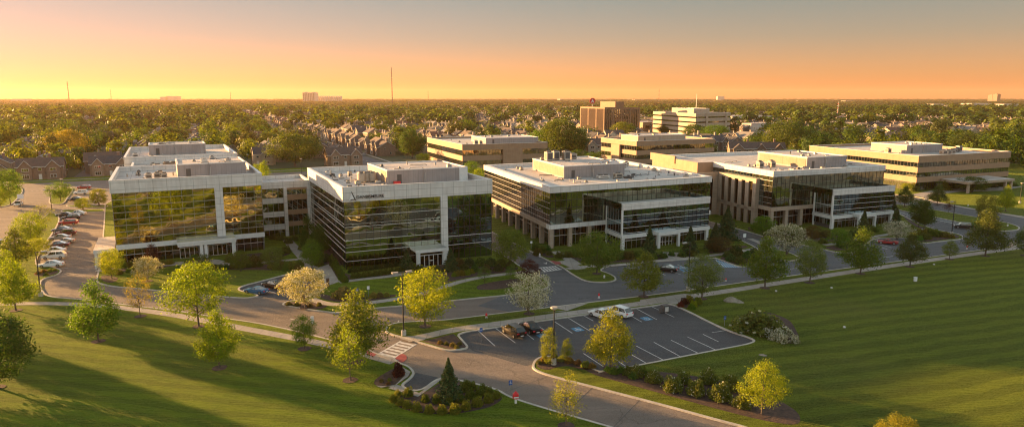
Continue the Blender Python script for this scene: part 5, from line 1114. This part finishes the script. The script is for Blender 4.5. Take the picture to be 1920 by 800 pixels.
strewn([(1050,485,18,10),(1065,484,18,10),(1080,483,18,12),(1100,484,20,13),(1160,488,24,12),(1180,487,24,13),(1200,486,24,12),(1145,490,20,11),(1225,487,20,10),(1245,485,16,9),(1100,492,16,8),(1280,483,16,9),(1300,482,20,10),(1320,479,20,10),(1260,481,12,8)],'low',(.04,.06,.014),'shaded green bush in the bed before the central office','bushes before the central office')
strewn([(1372,492,18,12),(1390,496,20,12),(1383,482,26,18),(1402,486,18,12),(1365,484,16,10),(1415,478,16,10),(1410,492,14,8)],'loose',(.035,.055,.018),'dark bush beside the hatched bay','bushes beside the hatched bay')
strewn([(1008,480,16,12),(1016,476,16,12),(1025,472,16,10),(1004,472,14,12),(1030,480,12,8)],'low',(.04,.055,.015),'dark bush at the lane corner of the central office','bushes at the lane corner')
strewn([(1420,434,20,14),(1440,438,24,14),(1460,440,20,12),(1490,442,20,12),(1500,450,18,10),(1530,447,20,12),(1550,445,20,11),(1590,450,22,12),(1600,446,20,10),(1545,458,16,9),(1600,462,20,10),(1620,455,16,9),(1580,466,18,9),(1640,436,18,9),(1480,452,14,8)],'low',(.04,.055,.018),'dark green bush in the beds of the right glass office','bushes before the right glass office')
strewn([(1720,446,20,11),(1732,444,22,12),(1745,443,22,12),(1758,445,22,11),(1772,446,18,9),(1738,450,20,10),(1725,452,16,8),(1785,447,14,7),(1700,437,14,8),(1710,432,14,8)],'low',(.06,.085,.015),'green bush in the right planting island','bushes in the right planting island')
strewn([(848,651,12,6),(836,648,10,5),(856,655,10,5),(825,646,10,5),(862,648,9,5),(715,718,8,5),(730,716,8,5),(728,722,8,4)],'loose2',(.07,.07,.025),'tiny plant in a small front planting bed','tiny bed plants')
shrub('loose2',641,561,38,17,(.15,.13,.06),'wide pale ornamental grass clump in the curved bed',None,'grass_clump')
shrub('loose',746,708,22,22,PUR,'dark red shrub in the small bed by the red pad',None,'red_shrub')
strewn([(1020,682,16,12),(1038,680,14,8),(1052,679,16,8),(1068,682,18,8),(1084,686,16,8),(1098,690,18,9),(1110,692,16,8),(1040,672,12,6),(1010,684,10,6)],'loose2',(.08,.075,.03),'low rusty plant in the nose bed of the front lot','low plants in the lot nose bed')
strewn([(1150,703,20,10),(1165,700,16,9),(1180,706,22,14),(1205,706,22,14),(1188,712,16,12),(1220,712,16,14),(1140,698,14,8)],'loose2',(.055,.08,.02),'tufty plant at the left end of the right lawn bed','tufty plants by the lot tree')
strewn([(80,512,10,5),(92,511,10,5),(70,515,10,5),(101,509,8,4),(85,517,8,4)],'loose2',(.09,.09,.02),'low plant in the curved bed at the end of the left row','plants in the left row bed')
strewn([(540,574,12,6),(556,575,12,6),(580,577,12,7),(598,575,10,6)],'loose2',(.05,.05,.02),'small plant under the cream blossoming tree','plants under the blossoming tree')
strewn([(1735,357,16,8),(1750,355,16,8),(1720,360,16,9),(1860,352,24,7),(1880,351,24,7),(1840,354,20,7),(1790,354,18,7),(1900,350,20,6)],'low',(.04,.055,.015),'bush along the base of the far right office','bushes along the far right office')
# ================================================================ SUBURB
def in_view(x,y,m=70,h=6): 
    px,py=PX(x,y,h); return -m<px<1920+m and y>60
KEEP=[(-0,350,62),(90,362,52),(182,285,58),(178,255,40),(60,250,70),(120,235,55),(-85,262,60),(95,660,48),(150,590,62),(250,640,40),(150,235,40)]
KEEP+= [(x,y,14) for x,y in (G(128,303),G(553,312),G(773,296),G(1050,294),G(1468,292))]
def blocked(x,y,r=0):
    if any((x-a)**2+(y-b)**2<(c+r)**2 for a,b,c in KEEP): return True
    # the two banded offices, exact footprints with a margin
    for o,a,b,w,d in (((-23.3,321.8),20.8,112.3,43.5,64),((62.9,345.4),26,114,51,36),((151.7,254.5),23.5,106.7,55,60),(TO,3,117,38,50),(WO,28,102,50,90)):
        fr=Fr(o,a,b); X=x-o[0];Y=y-o[1]; det=fr.ex[0]*fr.ey[1]-fr.ex[1]*fr.ey[0]; u=(X*fr.ey[1]-Y*fr.ey[0])/det; v=(fr.ex[0]*Y-fr.ex[1]*X)/det
        if -8-r<u<w+8+r and -8-r<v<d+8+r: return True
    return False
def campus(x,y):
    s,t=TS(x,y); return t<20 and s<250
def gable(mb,x0,x1,y0,y1,ze,zr_,wall,roof,axis='x',ov=.45,rt=.22,trim=True):
    """gabled volume; ridge along axis"""
    mb['w'].box(x0,x1,y0,y1,0,ze,'house_wall')
    if axis=='x':
        ym=(y0+y1)/2
        for x,s in ((x0,-1),(x1,1)): mb['w'].face([(x,y0,ze),(x,y1,ze),(x,ym,zr_-.1)],'house_wall')
        k=(zr_-ze)/((y1-y0)/2); e0=y0-ov; e1=y1+ov; ez=ze-ov*k
        for (ye,sg) in ((e0,-1),(e1,1)):
            a=[(x0-ov,ye,ez),(x1+ov,ye,ez),(x1+ov,ym,zr_),(x0-ov,ym,zr_)]; mb['r'].face(a,roof); 
            b=[(p[0],p[1],p[2]+rt) for p in a]; mb['r'].face(b,roof)
            mb['t'].face([a[0],a[1],b[1],b[0]],'house_trim'); 
            for i,j in ((0,3),(1,2)): mb['t'].face([a[i],a[j],b[j],b[i]],'house_trim')
    else:
        xm=(x0+x1)/2
        for y in (y0,y1): mb['w'].face([(x0,y,ze),(x1,y,ze),(xm,y,zr_-.1)],'house_wall')
        k=(zr_-ze)/((x1-x0)/2); ez=ze-ov*k
        for xe in (x0-ov,x1+ov):
            a=[(xe,y0-ov,ez),(xe,y1+ov,ez),(xm,y1+ov,zr_),(xm,y0-ov,zr_)]; mb['r'].face(a,roof); b=[(p[0],p[1],p[2]+rt) for p in a]; mb['r'].face(b,roof)
            mb['t'].face([a[0],a[1],b[1],b[0]],'house_trim')
            for i,j in ((0,3),(1,2)): mb['t'].face([a[i],a[j],b[j],b[i]],'house_trim')
def win(x,y,z,w,h,par,n='window',side=-1,ax='y'):
    a=MB(); t=.1
    def bx(m,p0,p1,q0,q1,z0,z1,mm):
        if ax=='y': m.box(p0,p1,min(y+side*q0,y+side*q1),max(y+side*q0,y+side*q1),z0,z1,mm)
        else: m.box(min(x+side*q0,x+side*q1),max(x+side*q0,x+side*q1),p0,p1,z0,z1,mm)
    c=x if ax=='y' else y
    bx(a,c-w/2,c+w/2,.004,.07,z,z+h,'house_trim'); o=a.build('window',par)
    b=MB(); k=max(1,round(w/.9))
    for i in range(k):
        p0=c-w/2+t+i*(w-t)/k; bx(b,p0,p0+(w-t)/k-t,.075,.09,z+t,z+h-t,'glass_house')
    b.build('pane',o)
def make_house(v,roof):
    r=bpy.data.objects.new('house',None); COL.objects.link(r); P={'w':MB(),'r':MB(),'t':MB()}
    if v==0: gable(P,-7,7,-5,5,5.6,8.8,0,roof,'x'); gable(P,-5.2,.2,-6.8,-4.9,5.5,8.0,0,roof,'y')
    elif v==1: gable(P,-6,6,-5.5,5.5,5.8,9.4,0,roof,'y'); gable(P,1,5.4,-7.6,-5.4,3.2,5.2,0,roof,'y')
    elif v==2: gable(P,-8,8,-4.8,4.8,5.4,8.4,0,roof,'x'); gable(P,-7,-2.6,-6.2,-4.7,5.3,7.8,0,roof,'y'); gable(P,2.4,7,-6.2,-4.7,5.3,7.8,0,roof,'y')
    else: gable(P,-5,5,-5,5,5.6,8.6,0,roof,'x'); gable(P,-1.8,3.8,-6,-4.9,5.5,7.9,0,roof,'y')
    P['w'].build('wall',r); ro=P['r'].build('roof',r); P['t'].build('roof_trim',ro)
    c=MB(); c.box(2.6,3.5,.6,1.5,6.5,10.1 if v!=1 else 9.6,'brick'); c.box(2.5,3.6,.5,1.6,(10.1 if v!=1 else 9.6)+.002,(10.1 if v!=1 else 9.6)+.12,'kerb'); c.build('chimney',r)
    if v==0: W=[(-2.5,-6.8,3.6,2.2,1.3),(-2.5,-6.8,.8,2.2,1.4),(2.2,-5,3.6,1.3,1.2),(5.2,-5,3.6,1.3,1.2),(5.2,-5,.8,1.6,1.3)];dr=(2.2,-5)
    elif v==1: W=[(-3,-5.5,3.5,1.8,1.4),(2.6,-5.5,3.9,1.3,1.2),(-3,-5.5,.8,2.2,1.4),(0,-5.5,6.8,1.0,1.0)];dr=(0,-5.5)
    elif v==2: W=[(-4.8,-6.2,3.5,2.4,1.3),(-4.8,-6.2,.7,2.4,1.6),(4.7,-6.2,3.5,2.2,1.3),(4.7,-6.2,.8,2.2,1.4),(0,-4.8,3.6,1.3,1.2)];dr=(0,-4.8)
    else: W=[(1,-6,3.6,2.6,1.3),(1,-6,.7,2.0,1.4),(-3.4,-5,3.6,1.3,1.2)];dr=(-3.4,-5)
    for w in W: win(*w,r)
    xs={0:7,1:6,2:8,3:5}[v]
    for s in (-1,1):
        win(s*xs,-1.5,3.6,1.1,1.2,r,side=s,ax='x'); win(s*xs,2,.9,1.1,1.2,r,side=s,ax='x')
    d=MB(); d.box(dr[0]-.55,dr[0]+.55,dr[1]-.09,dr[1]-.004,0,2.2,'house_trim'); d.build('door',r)
    return proto(r)
HP=[make_house(v,rf) for v,rf in ((0,'house_roof_a'),(1,'house_roof_b'),(2,'house_roof_a'),(3,'house_roof_b'),(0,'house_roof_c'),(2,'house_roof_b'),(1,'house_roof_d'),(3,'house_roof_e'),(2,'house_roof_f'),(0,'house_roof_e'))]
WALLC=[(.2,.135,.1),(.38,.3,.22),(.25,.175,.125),(.5,.43,.34),(.16,.12,.1),(.34,.275,.21)]
WN=['brick brown','tan','russet brown','cream','dark brown','sandy']
def flat_house(o):   # one mesh for the small far ones
    vs=[];fs=[];ms=[];names=[];mats=[]
    def rec(k):
        if k.type=='MESH':
            b=len(vs); vs.extend([tuple(v.co) for v in k.data.vertices])
            for p in k.data.polygons:
                fs.append(tuple(i+b for i in p.vertices)); m=k.data.materials[p.material_index]
                if m.name not in names: names.append(m.name); mats.append(m)
                ms.append(names.index(m.name))
        for c in k.children: rec(c)
    rec(o); me=bpy.data.meshes.new('house'); me.from_pydata(vs,[],fs)
    for m in mats: me.materials.append(m)
    me.polygons.foreach_set('material_index',ms); me.update(); return me
FH_=[flat_house(h) for h in HP]
cand=[]  # (dist,x,y,rot,type)
def addrow(s0,t0,ds,dt,n,rot,step):
    for i in range(n):
        j=0 if abs(s0-139)<25 or t0<40 else 1; s=s0+ds*step*i+random.uniform(-2.5,2.5)*j;t=t0+dt*step*i+random.uniform(-2,2)*j; x,y=ST_(s,t)
        if not in_view(x,y,40): continue
        cand.append([math.hypot(x,y),x,y,rot+random.uniform(-2,2),s,t])
addrow(-70,31,1,0,27,25,17.5)
for k,s_ in enumerate(AVS):
    for side in (-1,1):
        # front of house is local -y; facing the street
        rot=115-180 if side==1 else 115
        addrow(s_+side*19,58,0,1,90,(25+(-90 if side==1 else 90)),13.2 if s_==139 or s_ in AVS[5:10] else 15.5)
for t_ in (150,420,760):
    pass
hs=[]
for c in sorted(cand):
    d,x,y,rot,s,t=c
    if blocked(x,y,7) or campus(x,y): continue
    if any(abs(t-q)<12 for q in (150,420,760)): continue
    if any(abs(s-q)<9 for q in AVS) : continue
    dens=1 if (abs(s-139)<25 or t<40) else (.95 if d<600 else .85)
    if x>120 and d<330: dens=.5
    if x<-100 and d>420: dens*=.9
    if random.random()>dens: continue
    if any((x-a[1])**2+(y-a[2])**2<130 for a in hs[-160:]): continue
    hs.append(c)
# the near houses the photograph shows plainly
NEAR=[(80,334,27,2,0,'wide brick townhouse pair with white windows at the far left'),(196,322,27,0,0,'brown gabled house left of the leftmost office roof'),(-6,330,27,1,2,'dark house cut by the left picture edge'),(24,306,20,3,4,'dark-roofed house behind the wide townhouses'),
  (495,308,27,3,1,'tan gabled house behind the leftmost office roof'),(632,300,115,2,0,'brick house at the near left corner of the avenue'),(725,283,-65,0,3,'cream gabled house at the near right corner of the avenue'),(755,280,-65,3,1,'tan house second from the avenue corner on the right'),
  (1440,295,-10,2,0,'brick house with white gable behind the right glass office'),(1390,296,-10,0,2,'brown gabled house left of the white-gabled one'),(1500,285,20,1,4,'dark house behind the right glass office penthouse'),(1190,262,10,1,4,'big dark-roofed house below the brown tower'),(1150,266,10,0,3,'pale gabled house below the brown tower'),(1110,288,15,0,5,'sandy house between the two banded offices'),(1680,272,60,1,3,'cream gable house behind the far right office'),(1640,278,20,0,5,'sandy-walled house left behind the far right office')]
def place_house(x,y,rot,v,ci,label,group,full,sc_=1):
    if full: o=dup(HP[v],(x,y,0),R(rot),(sc_,)*3,label,'house',group,WALLC[ci])
    else:
        o=bpy.data.objects.new('house',FH_[v]); o.location=(x,y,0); o.rotation_euler=(0,0,R(rot)); o.scale=(sc_,)*3; o.color=(*WALLC[ci],1); COL.objects.link(o); tag(o,label,'house',group)
    o.name='house'; return o
near_xy=[]
for px,py,rot,v,ci,l in NEAR:
    x,y=G(px,py); place_house(x,y,rot,v,ci,l,None,True,1.05); near_xy.append((x,y))
hs=[h for h in hs if all((h[1]-a)**2+(h[2]-b)**2>230 for a,b in near_xy)]
hs.sort()
def sector(x,y):
    px=PX(x,y,4)[0]
    return ('beyond the leftmost office' if px<480 else 'left of the avenue' if px<650 else 'right of the avenue' if px<960 else 'between avenue and brown tower' if px<1200 else 'behind the cream office' if px<1450 else 'behind the far right office')
RN=['gabled brown-roofed','tall grey-roofed','double-gabled brown-roofed','small grey-roofed','light-roofed','double-gabled grey-roofed','tall red-roofed','small pale-roofed','double-gabled black-roofed','wide pale-roofed']
NF=280; ind=hs[:NF]; rest=hs[NF:]
for d,x,y,rot,s,t in ind:
    v=random.randrange(10); ci=random.randrange(6); dep='in the nearer rows' if d<430 else 'in the farther rows'
    if abs(s-139)<30: v=random.choice((0,4,2,5,8)); rw=' facing the avenue'; 
    else: rw=''
    l=f'{RN[v]} {WN[ci]} house {dep} {sector(x,y)}{rw}'
    place_house(x,y,rot,v,ci,l,l+' group',d<430,random.uniform(.85,1.15))
# the rest of the roofs: too many and too small to tell apart
def merged(name,items,meshes_np,label,matlist,kind='stuff'):
    V=[];F=[];Mi=[];off=0;LS=[]
    for (x,y,rz,sx,sz,k) in items:
        v,f,ls,mi=meshes_np[k]; c,s=math.cos(rz),math.sin(rz); q=np.empty_like(v); q[:,0]=(v[:,0]*c-v[:,1]*s)*sx+x; q[:,1]=(v[:,0]*s+v[:,1]*c)*sx+y; q[:,2]=v[:,2]*sz
        V.append(q);F.append(f+off);LS.append(ls);Mi.append(mi);off+=len(v)
    v=np.concatenate(V);f=np.concatenate(F);ls=np.concatenate(LS);mi=np.concatenate(Mi)
    me=bpy.data.meshes.new(name); me.vertices.add(len(v)); me.vertices.foreach_set('co',v.astype(np.float32).ravel()); me.loops.add(len(f)); me.loops.foreach_set('vertex_index',f.astype(np.int32))
    me.polygons.add(len(ls)); st=np.concatenate([[0],np.cumsum(ls)[:-1]]); me.polygons.foreach_set('loop_start',st.astype(np.int32))
    for m in matlist: me.materials.append(MATS[m])
    me.polygons.foreach_set('material_index',mi.astype(np.int32)); me.update(calc_edges=True)
    o=bpy.data.objects.new(name,me); COL.objects.link(o); o['kind']=kind; o['label']=label; return o
def tonp(me,mats):
    v=np.array([tuple(p.co) for p in me.vertices],dtype=np.float64); f=np.array([i for p in me.polygons for i in p.vertices]); ls=np.array([len(p.vertices) for p in me.polygons])
    nm=[m.name for m in me.materials]; mi=np.array([mats.index(nm[p.material_index]) if nm[p.material_index] in mats else 0 for p in me.polygons]); return v,f,ls,mi
HM=['house_wall','house_roof_a','house_roof_b','house_roof_c','house_roof_d','house_roof_e','house_roof_f','house_trim','brick','glass_house','kerb']
hnp=[tonp(m,HM) for m in FH_]
o=merged('distant_rooftops',[(x,y,R(rot),1,1,random.randrange(10)) for d,x,y,rot,s,t in rest],hnp,'mass of small roofs deep in the suburb',HM); o.color=(.42,.3,.2,1)
# ---- background trees
def bgtree(seed,n,ls,kind='round',H=11,Rr=5):
    C,P,out=crown_pts(kind,H,1.6,Rr,34,max(1,n//34),.85,seed,.75); r=np.random.default_rng(seed); m=len(P)
    me=leaf_mesh('crown',[(P,r.uniform(.7,1.3,m)*ls,out,'leaf',.8)],.4,.85); return me
BT=[bgtree(100+i,1360,.8,k) for i,k in enumerate(('round','round','oval','spread','pyr'))]
def trunk_of(): 
    m=MB(); m.tube([(0,0,-.1),(0,0,2),(.3,.2,6)],[.35,.28,.12],'bark',7); return m
tm=trunk_of().build('trunk_proto'); HIDE.append(tm)
for i,me in enumerate(BT):   # join trunk into the small far trees
    pass
rt=random.Random(99); tr=[]
hg={}
for h in hs: hg.setdefault((int(h[1]//20),int(h[2]//20)),[]).append((h[1],h[2]))
def nearhouse(x,y,r):
    i,j=int(x//20),int(y//20)
    return any((x-a)**2+(y-b)**2<r*r for di in(-1,0,1) for dj in(-1,0,1) for a,b in hg.get((i+di,j+dj),()))
st=10.5
for iy in range(20,150):
    for ix in range(-120,130):
        x=ix*st+rt.uniform(-4.5,4.5);y=iy*st+rt.uniform(-4.5,4.5)
        if not in_view(x,y,50): continue
        if blocked(x,y,1) or campus(x,y): continue
        s,t=TS(x,y)
        if t<24 and s<260: continue
        if any(abs(s-q)<(13 if q==139 else 6.5) for q in AVS) or any(abs(t-q)<7 for q in (150,420,760)): continue
        d=math.hypot(x,y); p=.26 if d<420 else .33
        if x<-120: p+=.2
        if nearhouse(x,y,8.5 if d<600 else 7.5): continue
        if any((x-a)**2+(y-b)**2<110 for a,b in near_xy): continue
        qx=PX(x,y,5)[0]
        if 1075<qx<1385 and 440<y<770: p*=.25
        if rt.random()>p: continue
        tr.append((d,x,y))
tr.sort()
TC=[(.055,.095,.01),(.035,.068,.01),(.018,.04,.008),(.07,.105,.012),(.05,.062,.015),(.085,.115,.012)]
TN=['bright green','mid green','dark green','yellow-green','olive','golden-green']
SH_=['round','broad round','oval','flat-topped','pointed']
NT=285
tmesh=tm.data
for d,x,y in tr[:NT]:
    k=rt.randrange(5); c=rt.randrange(6) if x>-40 else rt.choice((0,3,5,5,1,4)); s_=.55+1.15*rt.random()**1.6; l=f'{TN[c]} {SH_[k]} tree among the houses {sector(x,y)}'
    r=root('suburb_tree',(x,y,0),l,'tree',l+' group',rt.uniform(0,6.28),(s_*rt.uniform(.85,1.2),s_*rt.uniform(.85,1.2),s_*rt.uniform(.85,1.15)))
    o=bpy.data.objects.new('crown',BT[k]); o.parent=r; o.color=(*TC[c],1); COL.objects.link(o)
    o=bpy.data.objects.new('trunk',tmesh); o.parent=r; COL.objects.link(o)
def leafnp(me): 
    v=np.empty(len(me.vertices)*3); me.vertices.foreach_get('co',v); n=len(me.polygons); return v.reshape(-1,3),np.arange(n*4),np.full(n,4),np.zeros(n,dtype=int)
mid=[leafnp(bgtree(200+i,510,1.25,k)) for i,k in enumerate(('round','spread','oval'))]
lo=[leafnp(bgtree(210+i,136,2.3,k)) for i,k in enumerate(('round','spread','round'))]
vlo=[leafnp(bgtree(220+i,68,3.4,k)) for i,k in enumerate(('round','spread'))]
g1=[[],[],[]]
for d,x,y in tr[NT:]:
    g1[rt.randrange(3)].append((x,y,rt.uniform(0,6.28),*(lambda q:(q,q*rt.uniform(.8,1.05)))(.6+1.3*rt.random()**1.6),rt.randrange(3)))
for i,(g_,c) in enumerate(zip(g1,((.04,.07,.012),(.07,.095,.014),(.022,.042,.01)))):
    hi_=[q for q in g_ if math.hypot(q[0],q[1])<760]; lo_=[q for q in g_ if math.hypot(q[0],q[1])>=760]
    for gg,src,nm in ((hi_,mid,'a'),(lo_,lo,'b')):
        if gg: o=merged('far_woodland',gg,src,'mass of suburb tree crowns beyond the nearer houses',['leaf']); o.color=(*c,1)
far_=[[],[],[]]
for _ in range(11500):
    y=rt.uniform(0,1)**.75*2300+1350 if _<8000 else rt.uniform(3400,9000); x=rt.uniform(-.86,.86)*y
    if -150<x<900 and 2330<y<2820 and (x+150)/1000*0+1 and not(rt.random()<.02): continue
    if 1000<y<1320: continue
    sc_=rt.uniform(.8,1.3)*(1.5 if y<2400 else 2.2 if y<3600 else 5)
    far_[rt.randrange(3)].append((x,y,rt.uniform(0,6.28),sc_,rt.uniform(.7,1.15)*(1.05 if y<3600 else 1.15),rt.randrange(2)))
for g_,c in zip(far_,((.05,.075,.014),(.075,.09,.018),(.03,.045,.013))):
    o=merged('far_woodland',g_,vlo,'unbroken far woods reaching the horizon',['leaf']); o.color=(*c,1)
HAZE=.000045; EXPO=2.12
SKH=(.84,.44,.42);SKM=(.68,.49,.47);SKT=(.44,.44,.45);SKU=(.3,.4,.41);SKX=(2.3,2.25,1.9);SKZ=(.72,.72,.6)
# ================================================================ CAMERA / SKY / LIGHT
for o in list(HIDE):
    for k in list(o.children_recursive): bpy.data.objects.remove(k)
    bpy.data.objects.remove(o)
cd=bpy.data.cameras.new('camera'); cam=bpy.data.objects.new('camera',cd); COL.objects.link(cam); sc.camera=cam
cd.lens=24; cd.sensor_width=36; cd.clip_end=40000; cd.clip_start=.5
cam.location=(0,0,CH); cam.rotation_euler=(math.pi/2-TH,0,0)
W=bpy.data.worlds.new('World'); sc.world=W; W.use_nodes=True; nt=W.node_tree; bg=nt.nodes['Background']
EL=R(7.2); AZ=R(153)   # the sun stands in world direction AZ
sk=nt.nodes.new('ShaderNodeTexSky'); sk.sky_type='NISHITA'; sk.sun_disc=False; sk.sun_elevation=EL; sk.sun_rotation=math.pi/2-AZ
sk.air_density=1.2; sk.dust_density=.7; sk.ozone_density=1.2; sk.altitude=0
tcw=nt.nodes.new('ShaderNodeTexCoord'); sx=nt.nodes.new('ShaderNodeSeparateXYZ'); nt.links.new(tcw.outputs['Generated'],sx.inputs[0])
rw=ramp(nt,sx.outputs[2],[(0,SKH),(.03,SKM),(.08,SKT),(.15,SKU),(.3,SKX),(.75,SKZ)])   # warm band of evening air low down, cooler above
k1=nt.nodes.new('ShaderNodeVectorMath'); k1.operation='MULTIPLY_ADD'; nt.links.new(sk.outputs[0],k1.inputs[0]); k1.inputs[1].default_value=(.11,.19,.14); k1.inputs[2].default_value=(1,1,1)
k2=nt.nodes.new('ShaderNodeVectorMath'); k2.operation='DIVIDE'; nt.links.new(sk.outputs[0],k2.inputs[0]); nt.links.new(k1.outputs[0],k2.inputs[1])   # soft shoulder: the glare round the sun stays below clipping
mxn=mixc(nt,1,k2.outputs[0],rw.outputs[0],'MULTIPLY')
nt.links.new(mxn,bg.inputs[0]); bg.inputs[1].default_value=.1
sd=bpy.data.lights.new('sun','SUN'); sd.energy=5; sd.angle=R(.6); sd.color=(1,.55,.2); so=bpy.data.objects.new('sun',sd); COL.objects.link(so)
d=Vector((math.cos(AZ)*math.cos(EL),math.sin(AZ)*math.cos(EL),math.sin(EL))); so.rotation_euler=d.to_track_quat('Z','Y').to_euler()
if HAZE:
    hm=bpy.data.materials.new('haze_air'); hm.use_nodes=True; n=hm.node_tree; n.nodes.clear(); out=n.nodes.new('ShaderNodeOutputMaterial'); pv=n.nodes.new('ShaderNodeVolumePrincipled')
    pv.inputs['Color'].default_value=(1,.68,.42,1); pv.inputs['Density'].default_value=HAZE; pv.inputs['Anisotropy'].default_value=.3; n.links.new(pv.outputs[0],out.inputs['Volume'])
    MATS['haze_air']=hm; h=MB().box(-14500,14500,-14500,14500,-1.5,185,'haze_air').build('haze'); h['kind']='stuff'; h['label']='thin golden evening haze over the suburb'
sc.view_settings.view_transform='Standard'; sc.view_settings.look='None'; sc.view_settings.gamma=1; sc.view_settings.exposure=EXPO
sc.cycles.max_bounces=6; sc.cycles.diffuse_bounces=2; sc.cycles.glossy_bounces=4; sc.cycles.transmission_bounces=3; sc.cycles.volume_bounces=0; sc.cycles.transparent_max_bounces=4
sc.cycles.use_denoising=True; sc.cycles.filter_width=1.15; sc.cycles.sample_clamp_indirect=6
try: sc.cycles.denoiser='OPENIMAGEDENOISE'
except Exception: pass
